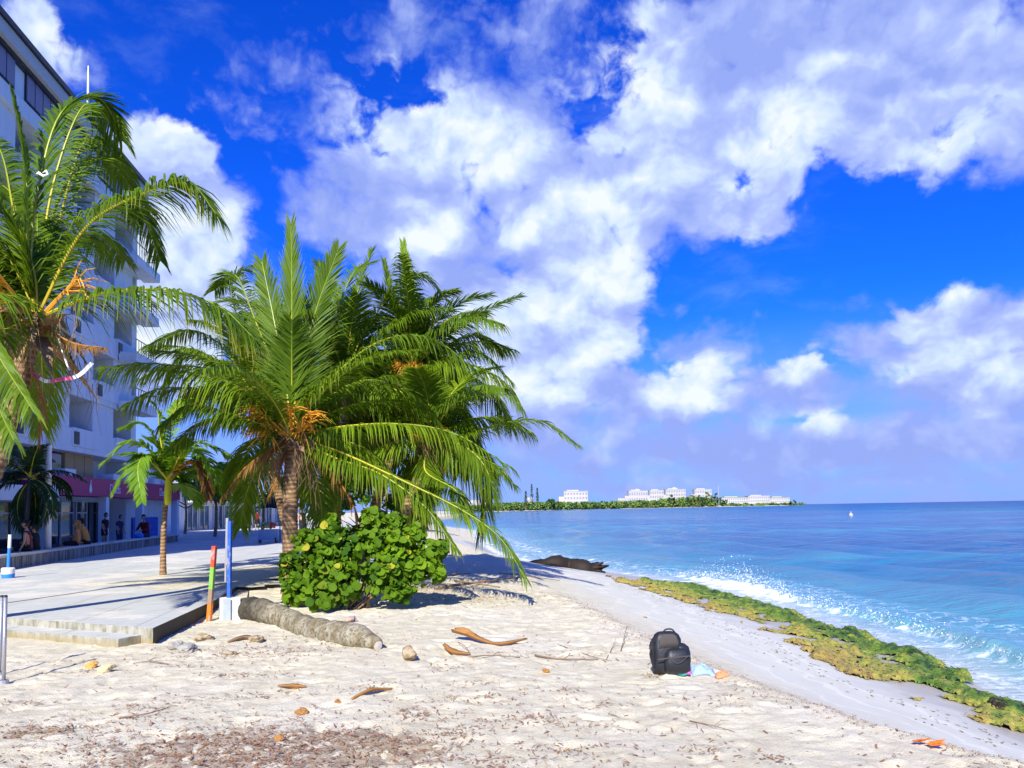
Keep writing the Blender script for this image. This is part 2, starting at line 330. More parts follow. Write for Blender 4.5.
# ---------------------------------------------------------------- mesh helpers
def wloc(o):
    v = Vector((0, 0, 0))
    while o is not None: v += o.location; o = o.parent
    return v
class MB:
    def __init__(s): s.v = []; s.f = []; s.mi = []; s.a = []; s.tip = []; s.n = 0
    def add(s, verts, faces, mi=0, a=0., tip=0.):
        b = s.n; s.v.extend([tuple(q) for q in verts]); k = len(verts); s.n += k
        s.f.extend([tuple(i+b for i in f) for f in faces]); s.mi.extend([mi]*len(faces))
        s.a.extend([a]*k if not hasattr(a, '__len__') else a); s.tip.extend([tip]*k if not hasattr(tip, '__len__') else tip)
    def box(s, c, size, rot=0., mi=0, tilt=None):
        x, y, z = [q/2 for q in size]; c = Vector(c)
        m = Matrix.Rotation(rot, 3, 'Z')
        if tilt is not None: m = m @ tilt
        vs = [c+m @ Vector((sx*x, sy*y, sz*z)) for sx in (-1, 1) for sy in (-1, 1) for sz in (-1, 1)]
        s.add(vs, [(0, 1, 3, 2), (4, 6, 7, 5), (0, 4, 5, 1), (2, 3, 7, 6), (0, 2, 6, 4), (1, 5, 7, 3)], mi)
    def bar(s, a, b, wd, th, mi=0):
        a, b = Vector(a), Vector(b); t = (b-a).normalized(); u = t.cross(Vector((0, 0, 1)))
        u = Vector((1, 0, 0)) if u.length < 1e-3 else u.normalized(); v = t.cross(u)
        vs = [q+u*sx*wd/2+v*sz*th/2 for q in (a, b) for sx, sz in ((-1, -1), (1, -1), (1, 1), (-1, 1))]
        s.add(vs, [(0, 1, 2, 3)[::-1], (4, 5, 6, 7), (0, 1, 5, 4), (1, 2, 6, 5), (2, 3, 7, 6), (3, 0, 4, 7)], mi)
    def tube(s, pts, rad, seg=8, mi=0, a=0., cap=True, sq=1.):
        pts = [Vector(p) for p in pts]; n = len(pts)
        if not hasattr(rad, '__len__'): rad = [rad]*n
        vs = []; aa = []; prev = None
        for i, p in enumerate(pts):
            t = (pts[min(i+1, n-1)]-pts[max(i-1, 0)]); t = t.normalized() if t.length > 1e-9 else Vector((0, 0, 1))
            if prev is None:
                prev = t.cross(Vector((0, 0, 1))); prev = Vector((1, 0, 0)) if prev.length < .05 else prev.normalized()
            u = (prev-t*prev.dot(t)).normalized(); v = t.cross(u); prev = u
            for k in range(seg):
                an = 2*math.pi*k/seg; vs.append(p+u*math.cos(an)*rad[i]+v*math.sin(an)*rad[i]*sq); aa.append(a if not hasattr(a, '__len__') else a[i])
        fs = [(i*seg+k, i*seg+(k+1) % seg, (i+1)*seg+(k+1) % seg, (i+1)*seg+k) for i in range(n-1) for k in range(seg)]
        if cap: fs += [tuple(range(seg))[::-1], tuple(range((n-1)*seg, n*seg))]
        s.add(vs, fs, mi, aa)
    def ball(s, c, r, seg=10, rings=6, mi=0, noise=0., rot=0.):
        c = Vector(c); r = (r, r, r) if not hasattr(r, '__len__') else r; vs = []; cr, sr = math.cos(rot), math.sin(rot)
        ph = random.random()*10
        for i in range(rings+1):
            th = math.pi*i/rings
            for k in range(seg):
                an = 2*math.pi*k/seg; q = 1+noise*(math.sin(3*an+ph)*math.sin(2*th+ph)+.6*math.sin(5*an+2.3*ph)*math.sin(4*th))
                x = math.sin(th)*math.cos(an)*r[0]*q; y = math.sin(th)*math.sin(an)*r[1]*q
                vs.append(c+Vector((x*cr-y*sr, x*sr+y*cr, math.cos(th)*r[2]*q)))
        s.add(vs, [(i*seg+k, (i+1)*seg+k, (i+1)*seg+(k+1) % seg, i*seg+(k+1) % seg) for i in range(rings) for k in range(seg)], mi)
    def build(s, name, mats, parent=None, smooth=False, bevel=0.):
        if not isinstance(mats, (list, tuple)): mats = [mats]
        me = bpy.data.meshes.new(name); o = wloc(parent)
        me.from_pydata([(x-o.x, y-o.y, z-o.z) for x, y, z in s.v], [], s.f)
        for m in mats: me.materials.append(m)
        me.polygons.foreach_set('material_index', s.mi)
        at_ = me.attributes.new('lf', 'FLOAT', 'POINT'); at_.data.foreach_set('value', s.a)
        if any(s.tip): at_ = me.attributes.new('tip', 'FLOAT', 'POINT'); at_.data.foreach_set('value', s.tip)
        if smooth: me.polygons.foreach_set('use_smooth', [True]*len(s.f))
        me.update()
        ob = bpy.data.objects.new(name, me); C.objects.link(ob); ob.parent = parent
        if bevel: md = ob.modifiers.new('bevel', 'BEVEL'); md.width = bevel; md.segments = 2; md.limit_method = 'ANGLE'
        return ob
def tag(o, label, cat, group=None, kind=None):
    if label: o['label'] = label
    if cat: o['category'] = cat
    if group: o['group'] = group
    if kind: o['kind'] = kind
    return o
def thing(name, loc, label, cat, group=None):
    o = bpy.data.objects.new(name, None); C.objects.link(o); o.location = loc; o.empty_display_size = .2
    return tag(o, label, cat, group)
def struct(o): o['kind'] = 'structure'; return o
def stuff(o, label, cat): return tag(o, label, cat, kind='stuff')
def spline(pts, n):
    pts = [Vector(p) for p in pts]; P = [pts[0]*2-pts[1]]+pts+[pts[-1]*2-pts[-2]]; out = []
    m = len(pts)-1
    for i in range(n):
        u = i/(n-1)*m; k = min(int(u), m-1); t = u-k; a, b, c, d = P[k:k+4]
        out.append(.5*((2*b)+(c-a)*t+(2*a-5*b+4*c-d)*t*t+(3*b-a-3*c+d)*t**3))
    return out

# numpy value noise
_T = rng.random((256, 256))
def vn(x, y):
    xi = np.floor(x).astype(int); yi = np.floor(y).astype(int); fx = x-xi; fy = y-yi
    fx = fx*fx*(3-2*fx); fy = fy*fy*(3-2*fy); g = lambda a, b: _T[a & 255, b & 255]
    return (g(xi, yi)*(1-fx)+g(xi+1, yi)*fx)*(1-fy)+(g(xi, yi+1)*(1-fx)+g(xi+1, yi+1)*fx)*fy
def fbm(x, y, o=4):
    s = 0; a = .5
    for i in range(o): s = s+a*(vn(x*2**i+17*i, y*2**i+31*i)-.5); a *= .5
    return s

# ---------------------------------------------------------------- ground sheet
WY = np.array([-60, 6, 9.9, 12.1, 14.7, 18.1, 23.8, 28.6, 31.6, 35.5, 44, 56.6, 99, 300, 700, 850, 1500, 2000, 2060, 2075, 2300, 40000.])
WX = np.array([6., 6.2, 6.42, 6.76, 6.88, 6.67, 6.31, 4.9, 3.52, 1.21, -.9, -2.44, -5.5, -60, -60, -30, 210, 747, 770, 300, -4000, -40000.])
BY = np.array([-60, 5.15, 6.05, 8.33, 11.1, 14.84, 20.6, 26.8, 56, 99, 300.])
BX = np.array([3.6, 3.23, 2.66, 1.97, 1.5, .88, .16, -.6, -5.5, -10, -70.])
def Wx(y): return np.interp(y, WY, WX)
def Bx(y): return np.where(y < 300, np.interp(y, BY, BX), Wx(y)-8)
CORN = onz(153, 628, 1.15); PL = onz(0, 617, 1.15); E2 = onz(215, 600, 1.15); E3 = onz(250, 578, 1.15)
EDGE_Y = np.array([CORN.y, E2.y, E3.y, 36., 60., 120.]); EDGE_X = np.array([CORN.x, E2.x, E3.x, -9.3, -12.5, -20.])
def base_z(x, y):
    x = np.asarray(x, float); y = np.asarray(y, float)
    W_, B_ = Wx(y), Bx(y)
    t = np.clip((W_-x)/(W_-B_), -3, 1)
    z = np.where(t > 0, .9*(t*.75+.25*t*t), 1.2*t)
    z = np.where(x > W_, -.14*(x-W_), z); z = np.maximum(z, -2.5)
    inl = np.clip((B_-x)/2.5, 0, 1); z = z+.05*inl
    # rise behind the platform edge
    ex = np.interp(y, EDGE_Y, EDGE_X)
    k = np.clip(1-(x-ex)/3.5, 0, 1)*np.clip((y-12.2)/4.5, 0, 1)*(y < 400)
    z = np.where(k > 0, z*(1-k)+1.13*k, z)
    inside = (x < ex-.3) & (y > 10.4) & (y < 400) & (y > 11.2-(x+4.7)*.47)
    z = np.where(inside, .9, z)
    return z
NF = 700
fx = rng.uniform(-7, 3.2, NF); fy = rng.uniform(3.5, 15, NF); fa = rng.uniform(0, 6.28, NF); fd = rng.uniform(.008, .028, NF)
def sand_detail(x, y):
    dry = np.clip((Bx(y)-x)/.8+.3, 0, 1)*(y < 40)
    z = .055*fbm(x*1.1, y*1.1, 3)+.035*fbm(x*4.5, y*4.5, 4)+.026*fbm(x*15+9, y*15, 3)
    foot = np.zeros_like(x)
    for i in range(NF):
        m = (abs(x-fx[i]) < .3) & (abs(y-fy[i]) < .3)
        if not m.any(): continue
        ux = (x[m]-fx[i]); uy = (y[m]-fy[i]); c, s = math.cos(fa[i]), math.sin(fa[i])
        r2 = ((ux*c+uy*s)/.14)**2+((-ux*s+uy*c)/.065)**2
        foot[m] += fd[i]*(-np.exp(-r2)+.55*np.exp(-(r2-2.2)**2))
    berm = .04*np.exp(-((x-Bx(y)+.15)/.35)**2)*(y < 40)*(.5+fbm(x*3, y*3, 3)*3)
    return (z+foot)*dry+berm+.008*fbm(x*2, y*1.2, 3)
def ground_z(x, y): return float(base_z(x, y))
def axis(lo, hi, step, far_lo, far_hi, g=1.09):
    a = list(np.arange(lo, hi+1e-6, step)); s = step
    while a[-1] < far_hi: s *= g; a.append(a[-1]+s)
    s = step
    while a[0] > far_lo: s *= g; a.insert(0, a[0]-s)
    return np.array(a)
def grid_mesh(name, X, Y, Z, m, attrs):
    ny, nx = X.shape; me = bpy.data.meshes.new(name)
    v = np.stack([X, Y, Z], -1).reshape(-1, 3)
    i = np.arange(nx*ny).reshape(ny, nx); q = np.stack([i[:-1, :-1], i[:-1, 1:], i[1:, 1:], i[1:, :-1]], -1).reshape(-1, 4)
    me.vertices.add(len(v)); me.vertices.foreach_set('co', v.ravel()); me.loops.add(q.size); me.loops.foreach_set('vertex_index', q.ravel().astype(np.int32))
    me.polygons.add(len(q)); me.polygons.foreach_set('loop_start', np.arange(0, q.size, 4, dtype=np.int32)); me.polygons.foreach_set('use_smooth', [True]*len(q))
    me.update(calc_edges=True); me.materials.append(m)
    for k, a in attrs.items():
        at_ = me.attributes.new(k, 'FLOAT', 'POINT'); at_.data.foreach_set('value', a.ravel().astype(np.float32))
    ob = bpy.data.objects.new(name, me); C.objects.link(ob); return ob
gx = axis(-7.5, 5.2, .04, -3200, 3200, 1.075); gy = axis(4.2, 15.5, .04, -40, 3300, 1.03)
GX, GY = np.meshgrid(gx, gy); BZ = base_z(GX, GY)
near = np.clip((45-GY)/10, 0, 1)*np.clip((GX+16)/4, 0, 1)
insd = (GX < np.interp(GY, EDGE_Y, EDGE_X)-.1) & (GY > CORN.y)
GZ = BZ+sand_detail(GX, GY)*near*np.where(insd, .3, 1)
d_berm = GX-Bx(GY); wid = Wx(GY)-Bx(GY)
wet = np.clip(d_berm/wid*1.15+.13+.25*fbm(GX*1.7, GY*1.7, 4), 0, 1)
wet = np.where(GY > 60, 0, wet)
LIT = [(215, 755, 1.1, .45, 1.), (290, 752, .9, .35, .8), (390, 745, .5, .2, .7), (60, 732, .45, .16, .8), (20, 735, .3, .12, .6), (370, 690, .5, .12, .55), (480, 700, .6, .2, .4),
       (430, 765, .5, .2, .5), (260, 655, 1.1, .3, .55), (150, 712, .5, .12, .3), (540, 655, .8, .12, .3), (330, 640, .6, .2, .45), (480, 598, 1.3, .7, .45), (420, 590, 1.0, .5, .6), (560, 765, .6, .15, .3), (720, 700, .8, .2, .2)]
lit = np.zeros_like(GX)
for px, py, rx, ry, a in LIT:
    c = onz(px, py, .93); lit += a*np.exp(-((GX-c.x)/rx)**2-((GY-c.y)/(ry*1.6))**2)
ground = grid_mesh('beach_ground', GX, GY, GZ, M_sand, {'wet': wet, 'litter': np.clip(lit, 0, 1)}); struct(ground)
def gz(x, y):
    i = int(np.clip(np.searchsorted(gy, y)-1, 0, len(gy)-2)); j = int(np.clip(np.searchsorted(gx, x)-1, 0, len(gx)-2))
    return float(GZ[i:i+2, j:j+2].mean())
def ong(px, py):
    z = .9
    for _ in range(8): p = onz(px, py, z); z = .5*z+.5*gz(p.x, p.y)
    return Vector((p.x, p.y, gz(p.x, p.y)))

# ---------------------------------------------------------------- sea
wy = axis(5., 36, .07, -30, 40000, 1.05); wo = np.concatenate([np.arange(-1.6, 5, .06), axis(5.06, 14, .13, 5.05, 45000, 1.05)[1:]])
WO, WYY = np.meshgrid(wo, wy); WXX = Wx(WYY)+WO
# smooth the far coast jump
amp = np.clip(WO/3, 0, 1)*np.clip(1-WYY/400, .0, 1)*np.clip(1-WO/300, 0, 1)
WZ = amp*(.10*np.sin(WO*1.25+3*fbm(WYY*.16, WO*.1, 3)+.0*WYY)+.09*fbm(WXX*.8, WYY*.45, 4)+.05*np.sin(WXX*.7-WYY*.4))
cw = 1.15+.5*fbm(WYY*.25, WYY*0, 2)*2
ch = np.interp(WYY, [8, 10, 12.5, 15, 18, 23, 27, 31], [.22, .28, .26, .15, .14, .10, .08, 0])*(1.+1.0*fbm(WYY*.5, WYY*0+3, 2))
WZ += ch*np.exp(-((WO-cw)/np.where(WO < cw, .16, .5))**2)
c2 = 3.6+fbm(WYY*.2, WYY*0+9, 2)*2.; WZ += .12*np.exp(-((WO-c2)/.6)**2)*(WYY < 60)
WZ += np.where(WO < 1, .012, 0)
foam = .42*np.exp(-((WO-.3)/.35)**2)+.5*np.exp(-((WO-cw+.25)/.26)**2)*np.interp(WYY, [8, 14, 26, 32], [.9, 1., 1.1, 0.3])
foam += .16*np.exp(-((WO-cw-.9)/1.0)**2)+.22*np.exp(-((WO-c2+.3)/.7)**2)*(WYY < 70)
foam += np.interp(WYY, [24, 36, 60, 110, 160], [0, .3, .38, .3, 0])*np.exp(-(np.maximum(WO-1, 0)/5)**2)
foam += .5*np.exp(-((WYY-24)/3.2)**2)*np.exp(-((WO-1.1)/1.0)**2)
foam -= .25*np.exp(-((WO-cw+.02)/.12)**2)*(WYY < 17)
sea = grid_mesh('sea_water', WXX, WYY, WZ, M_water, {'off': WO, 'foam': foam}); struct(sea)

# spray where the swell breaks on the shelf
mb = MB()
for _ in range(2600):
    k = random.random()
    if k < .75: y = random.gauss(24, 2.1); o = random.gauss(.9, .35); hh = .62*math.exp(-((y-24.5)/2.2)**2)
    elif k < .9: y = random.uniform(14, 20); o = random.gauss(.9, .25); hh = .16
    else: y = random.uniform(9.5, 13.5); o = random.gauss(1.0, .12); hh = .10
    z = abs(random.gauss(0, .5))*hh+.05; r = random.uniform(.006, .022)*(1 if k < .9 else .6)
    c = Vector((float(Wx(y))+o, y, z+.12)); d = [Vector((random.gauss(0, 1), random.gauss(0, 1), random.gauss(0, 1))).normalized()*r for _ in range(4)]
    mb.add([c+q for q in d], [(0, 1, 2), (0, 2, 3), (0, 3, 1), (1, 3, 2)])
stuff(mb.build('sea_spray', mat('white_spray', color=(.9, .93, .95), rough=.6)), 'white spray thrown up where the small waves hit the weed shelf', 'spray')

# ---------------------------------------------------------------- seaweed shelf
inn = [ong(*q) for q in ((1060, 752), (1000, 730), (930, 703), (860, 684), (800, 652), (760, 632), (700, 608), (655, 594), (618, 583))]
iy = np.array([p.y for p in inn]); ix = np.array([p.x for p in inn])
oy = np.array([onz(*q, .06).y for q in ((1060, 722), (1010, 702), (985, 692), (950, 660), (880, 641), (800, 616), (720, 592), (640, 578), (618, 581))])
ox = np.array([onz(*q, .06).x for q in ((1060, 722), (1010, 702), (985, 692), (950, 660), (880, 641), (800, 616), (720, 592), (640, 578), (618, 581))])
sy = np.arange(7.3, 25.6, .045); su = np.linspace(0, 1, 60); SU, SYY = np.meshgrid(su, sy)
o_ = np.argsort(iy); p_ = np.argsort(oy)
xi = np.interp(SYY, iy[o_], ix[o_]); xo = np.interp(SYY, oy[p_], ox[p_])
SXX = xi+(xo-xi)*SU
nn = fbm(SXX*1.5, SYY*1.5, 5); edge = np.minimum(SU, 1-SU)*2*np.abs(xo-xi)
nn2 = fbm(SXX*2.6+40, SYY*2.6, 4)
hgt = np.clip(nn*1.8+nn2*2.2+.15-.30*(1-SU)+np.clip(SU-.35, 0, 1)*.5-.7*np.exp(-edge/.18)-.05*np.clip((12.-SYY)/4., 0, 1)+.12*((SYY > 9.0) & (SYY < 13)), -.3, 1)
SZ = base_z(SXX, SYY)+.015+hgt*.14+.13*np.clip(fbm(SXX*8, SYY*8, 4), -.3, .5)*(hgt > 0)
mb = MB(); ny, nx = SXX.shape
vs = np.stack([SXX, SYY, SZ], -1).reshape(-1, 3); I = np.arange(nx*ny).reshape(ny, nx)
q = np.stack([I[:-1, :-1], I[:-1, 1:], I[1:, 1:], I[1:, :-1]], -1).reshape(-1, 4); keep = hgt.ravel()[q].mean(1) > .02
mb.add(vs, [tuple(int(k) for k in f) for f in q[keep]], 0, list((.15+.75*SU-.25*(SU > .9)).ravel()))
for _ in range(15000):
    i = random.randrange(ny); j = random.randrange(nx)
    if hgt[i, j] < .06: continue
    c = Vector((SXX[i, j]+random.gauss(0, .04), SYY[i, j]+random.gauss(0, .04), SZ[i, j]-.01)); L = random.uniform(.03, .085); a = random.random()*6.28
    d = Vector((math.cos(a), math.sin(a), random.uniform(.1, .6))).normalized()*L; s_ = Vector((-math.sin(a), math.cos(a), 0))*random.uniform(.005, .013)
    mb.add([c-s_, c+s_, c+d*.6+s_, c+d*.6-s_, c+d+Vector((0, 0, -.02))], [(0, 1, 2, 3), (3, 2, 4)], 0, float(.15+.75*su[j])+random.uniform(-.15, .15))
for _ in range(380):
    y = random.uniform(7., 22); i = int(np.clip((y-7.3)/.045, 0, ny-1)); x = float(xi[i, 0])-abs(random.gauss(0, .45))-.02
    if x < float(Bx(y))+.3: continue
    c = Vector((x, y, float(base_z(x, y))+.006)); L = random.uniform(.02, .07); a = random.gauss(1.75, .5); d = Vector((math.cos(a), math.sin(a), .05))*L; s_ = Vector((-math.sin(a), math.cos(a), 0))*random.uniform(.004, .014)
    mb.add([c-s_, c+s_, c+d+s_*.3, c+d-s_*.3], [(0, 1, 2, 3)], 0, random.uniform(0, .35))
stuff(mb.build('seaweed', M_weed, smooth=False), 'green and ochre seaweed mat covering the low rock shelf along the waterline', 'seaweed')

# ---------------------------------------------------------------- promenade
FACE = lambda y: -15-.12*y
mb = MB()
LD = (PL-CORN).normalized(); farL = CORN+LD*16
poly = [CORN, E2, E3, Vector((-9.3, 36, 1.15)), Vector((-12.5, 60, 1.15)), Vector((-20, 120, 1.15)), Vector((-60, 120, 1.15)), Vector((-60, farL.y, 1.15)), farL]
poly = [Vector((p.x, p.y, 1.15)) for p in poly]; n = len(poly)
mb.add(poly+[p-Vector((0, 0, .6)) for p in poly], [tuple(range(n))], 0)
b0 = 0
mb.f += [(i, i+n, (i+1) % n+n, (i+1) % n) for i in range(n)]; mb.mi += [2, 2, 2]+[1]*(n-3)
prom = mb.build('promenade_pavement', [M_conc, M_edge, mat('shade_brown_edge', color=(.10, .085, .05), rough=.95)]); struct(prom)  # seaward side faces carry their shade in a darker brown
mb = MB(); nrm = Vector((LD.y, -LD.x, 0)); nrm = nrm if nrm.y < 0 else -nrm
a = CORN+LD*.22; b = farL
q = [a, b, b+nrm*.33, a+nrm*.33]; q = [Vector((p.x, p.y, 1.05)) for p in q]
mb.add(q+[p-Vector((0, 0, .4)) for p in q], [(0, 1, 2, 3)]); mb.f += [(0, 4, 7, 3), (3, 7, 6, 2), (2, 6, 5, 1)]; mb.mi += [1]*3
struct(mb.build('promenade_step', [M_conc, M_edge]))
# long thin shadow across the paving, painted as a dark strip
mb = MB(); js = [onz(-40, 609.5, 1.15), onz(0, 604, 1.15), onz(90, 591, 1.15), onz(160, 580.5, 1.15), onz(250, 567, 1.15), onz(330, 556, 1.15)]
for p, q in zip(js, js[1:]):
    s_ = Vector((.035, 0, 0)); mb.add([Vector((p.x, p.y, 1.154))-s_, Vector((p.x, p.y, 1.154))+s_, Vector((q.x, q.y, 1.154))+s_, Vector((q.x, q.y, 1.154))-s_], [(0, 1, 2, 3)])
struct(mb.build('paving_shadow_line', mat('shadow_line_grey', color=(.10, .10, .10), rough=.95)))
# sand blown over the paving next to the palms
mb = MB()
for (px, py, rx, ry) in ((250, 574, 1.5, 2.6), (180, 578, 1.1, 1.0), (215, 585, 1.2, .9), (120, 583, 1.0, .5)):
    c = onz(px, py, 1.15); k = 26; vs = [Vector((c.x, c.y, 1.185))]; 
    for ring, zz in ((.6, 1.172), (1., 1.152)):
        for i in range(k):
            an = 2*math.pi*i/k; rr = ring*(1+.35*math.sin(an*3+px)*math.sin(an*5+py)+random.uniform(-.12, .12))
            vs.append(Vector((c.x+rx*rr*math.cos(an), c.y+ry*rr*math.sin(an), zz)))
    mb.add(vs, [(0, 1+i, 1+(i+1) % k) for i in range(k)]+[(1+i, 1+k+i, 1+k+(i+1) % k, 1+(i+1) % k) for i in range(k)])
stuff(mb.build('drifted_sand', M_sand, smooth=True), 'thin drifts of pale sand lying over the grey promenade paving', 'sand')
# low seat wall
w0 = Vector((-13.3, 16.5, 1.15)); w1 = Vector((-18.4, 42, 1.15)); wd = (w1-w0).normalized(); wn_ = Vector((wd.y, -wd.x, 0))
sw = thing('seat_wall', w0, 'long low concrete seat wall with pale coping and mould streaks beside promenade', 'wall')
mb = MB(); ang = math.atan2(wd.y, wd.x); L = (w1-w0).length; mid = (w0+w1)/2
mb.box(mid+Vector((0, 0, .17)), (L, .34, .34), ang); mb.build('wall', M_wallface, sw)
mb = MB(); mb.box(mid+Vector((0, 0, .385)), (L+.06, .42, .08), ang); mb.build('coping', M_conc, sw, bevel=.012)

# ---------------------------------------------------------------- hotel block on the left
fd_ = Vector((-.12, 1, 0)).normalized(); fnm = Vector((fd_.y, -fd_.x, 0)); fang = math.atan2(fd_.y, fd_.x)
F0 = Vector((-15, 0, 0))
def FP(u, out, z): return F0+fd_*u+fnm*out+Vector((0, 0, z))
def fbox(mb, u0, u1, o0, o1, z0, z1, mi=0): mb.box(FP((u0+u1)/2, (o0+o1)/2, (z0+z1)/2), (u1-u0, o1-o0, z1-z0), fang, mi)
U0, U1 = 11.5, 41.2; HB = 5.55; HS = 2.47
hotel = thing('hotel_block', FP(27, -6, 1.15), 'tall white hotel block with balconies over ground floor shops left of palms', 'building')
mb = MB(); fbox(mb, U0, U1, -14, -1.6, 1.15, 20.4); fbox(mb, U0+.01, U1-2.2, -1.597, -.1, 18.01, 20.2)
mb.build('wall', M_plaster, hotel)
mb = MB()
fbox(mb, U0-1, U1+.5, -15, .42, 20.4, 20.62); rf = mb.build('roof', M_dark, hotel)
mb = MB(); fbox(mb, U0-.9, U1+.4, -.097, .30, 19.86, 20.397); mb.build('fascia', M_fascia, rf)
mb = MB(); fbox(mb, U0-.8, U1+.3, -.097, .12, 19.70, 19.857); mb.build('gutter', M_dark, rf)
for k in range(6):
    z0 = HB+k*HS
    mb = MB(); fbox(mb, U0, U1, -1.597, .0 if k < 5 else .12, z0-.14, z0+.10); mb.build('floor_slab', M_plaster, hotel)
    if k == 5:
        u = U0+.6
        while u < U1-4.2:
            mb = MB(); fbox(mb, u, u+2.6, -.097, -.05, z0+.75, z0+1.95); f_ = mb.build('window', M_dark, hotel)
            mb = MB()
            for j in range(4): fbox(mb, u+.06+j*.64, u+.62+j*.64, -.048, -.01, z0+.80, z0+1.90)
            mb.build('shutter', M_shutter, f_); u += 3.4
        mb = MB(); fbox(mb, U0, U1, -.097, .117, z0+.103, z0+.50); mb.build('parapet', M_plaster, hotel)
        continue
    sh = 0 if k % 2 == 0 else 2.4
    u = U0-sh+.4
    while u < U1:
        a, b, c = max(u, U0), min(u+2.25, U1), min(u+4.8, U1)
        if b > a+.3:       # closed panel half of the bay
            mb = MB(); fbox(mb, a, b, -1.594, -.12, z0+.103, z0+HS-.143); mb.build('bay_panel', M_plaster, hotel)
            mb = MB(); fbox(mb, a, b, -.117, -.003, z0+.103, z0+.86); mb.build('parapet', M_plaster, hotel)
        if c > b+.5:
            mb = MB(); fbox(mb, b+.003, c, -.12, .05, z0+.103, z0+.92); mb.build('parapet', M_plaster, hotel)
            mb = MB(); fbox(mb, c-.18, c-.003, -1.594, -.123, z0+.103, z0+HS-.143); mb.build('fin_wall', M_plaster, hotel)
            mb = MB(); fbox(mb, b+.4, c-.6, -1.597, -1.55, z0+.103, z0+2.05); d_ = mb.build('balcony_door', M_glass, hotel)
            mb = MB()
            for uu in (b+.4, (b+c)/2-.1, c-.66): fbox(mb, uu, uu+.06, -1.547, -1.52, z0+.103, z0+2.05)
            mb.build('door_frame', M_white, d_)
            if random.random() < .5:
                mb = MB(); fbox(mb, b+.1, b+.55, .053, .09, z0+.2, z0+.75); mb.build('vent_grille', M_dark, hotel)
        u += 4.8
# corner balconies with rails at the far end
for k in range(1, 6):
    z0 = HB+k*HS; pr = [0, .1, .3, .6, 1.0, 1.2][k]
    mb = MB(); fbox(mb, U1-2.9, U1+.2+pr*.3, .06, .9, z0-.16, z0+.30); b_ = mb.build('corner_balcony', M_plaster, hotel)
    mb = MB()
    for i in range(9): p = FP(U1-2.85+i*.36, .86, 0); mb.tube([(p.x, p.y, z0+.30), (p.x, p.y, z0+.95)], .015, 5)
    a_, c_ = FP(U1-2.9, .86, z0+.95), FP(U1+.15+pr*.3, .86, z0+.95); mb.tube([a_, c_], .025, 5)
    c2_ = FP(U1+.15+pr*.3, .1, z0+.95); mb.tube([c_, c2_], .025, 5); mb.build('railing', M_dark, b_)
# ground floor and mezzanine
mb = MB(); fbox(mb, U0, 30.2, -1.59, .9, 3.2, 3.75); mb.build('canopy', M_plaster, hotel)
mb = MB(); fbox(mb, 30.25, 47.3, -.6, .35, 3.50, 4.32); sg = mb.build('sign_band', M_maroon, hotel)
def text(s_, u, z, size, parent, name='sign_lettering', mt=M_white, out=.36):
    cu = bpy.data.curves.new('t', 'FONT'); cu.body = s_; cu.size = size; cu.extrude = .01; cu.align_x = 'CENTER'
    tmp = bpy.data.objects.new('t', cu); C.objects.link(tmp); bpy.context.view_layer.update()
    me = bpy.data.meshes.new_from_object(tmp.evaluated_get(bpy.context.evaluated_depsgraph_get())); bpy.data.objects.remove(tmp)
    o = bpy.data.objects.new(name, me); C.objects.link(o); me.materials.clear(); me.materials.append(mt)
    o.parent = parent; o.location = FP(u, out, z)-wloc(parent); o.rotation_euler = (math.pi/2, 0, fang); return o
def drop(u, z, h, parent):
    mb = MB(); k = 16; vs = [FP(u, .375, z+h*.30)]
    pr = []
    for i in range(k):
        an = 2*math.pi*i/k; pr.append((math.sin(an)*h*.24*(1-.45*max(0, math.cos(an))), z+h*.30+math.cos(an)*h*(.55 if math.cos(an) > 0 else .28)))
    mb.add([FP(u+a, o, b) for o in (.353, .375) for a, b in pr], [tuple(range(k))[::-1], tuple(range(k, 2*k))]+[(i, (i+1) % k, k+(i+1) % k, k+i) for i in range(k)])
    fbox(mb, u-.03+h*.1, u+.03+h*.1, .353, .375, z+h*.86, z+h*1.05); mb.build('drop_emblem', M_white, parent)
for u, kind in ((31.2, 't'), (34.4, 'd'), (37.2, 't'), (40.6, 'd'), (44.2, 't')):
    if kind == 't': text('Duds', u, 3.68, .62, sg)
    else: drop(u, 3.62, .55, sg)
mb = MB(); fbox(mb, U0, 33.8, -1.597, -.62, 4.323, HB-.143); mb.build('glass_front', M_glass, hotel)
for u in (34.0, 35.0, 36.0):
    mb = MB(); fbox(mb, u, u+.94, -.7, -.55, 4.323, HB-.143); mb.build('plywood_panel', M_ply, hotel)
for u in (32.2, 37.3, 39.2, 41.0, 43.0, 45.0):
    mb = MB(); fbox(mb, u, u+1.0, -.5, .25, 4.323, 4.62); mb.build('parapet_block', M_plaster, hotel)
mb = MB(); fbox(mb, U1+.01, 47.3, -12, -.605, 1.15, 5.9); mb.build('annex_wall', M_plaster, hotel)
u = 20.; kk = 0
while u < 41.5:
    wd_ = [2.2, 1.2, 2.6, 1.1, 1.5][kk % 5]
    mb = MB(); fbox(mb, u, u+wd_, -1.597, -1.5, 1.55 if kk % 2 == 0 else 1.2, 3.3); g_ = mb.build('shop_window', M_glass, hotel)
    mb = MB()
    for uu in (u-.06, u+wd_/2-.03, u+wd_): fbox(mb, uu, uu+.06, -1.497, -1.44, 1.2, 3.3)
    fbox(mb, u, u+wd_, -1.497, -1.45, 2.75, 2.81); mb.build('window_frame', M_white if kk % 3 else M_dark, g_)
    u += wd_+.35; kk += 1
for u in (21.5, 26.2, 30.4, 36.3, 41.0, 46.9):
    mb = MB(); fbox(mb, u, u+.35, -.05, .3, 1.15, 3.497 if u > 30.2 else 3.197); mb.build('column', M_plaster, hotel)
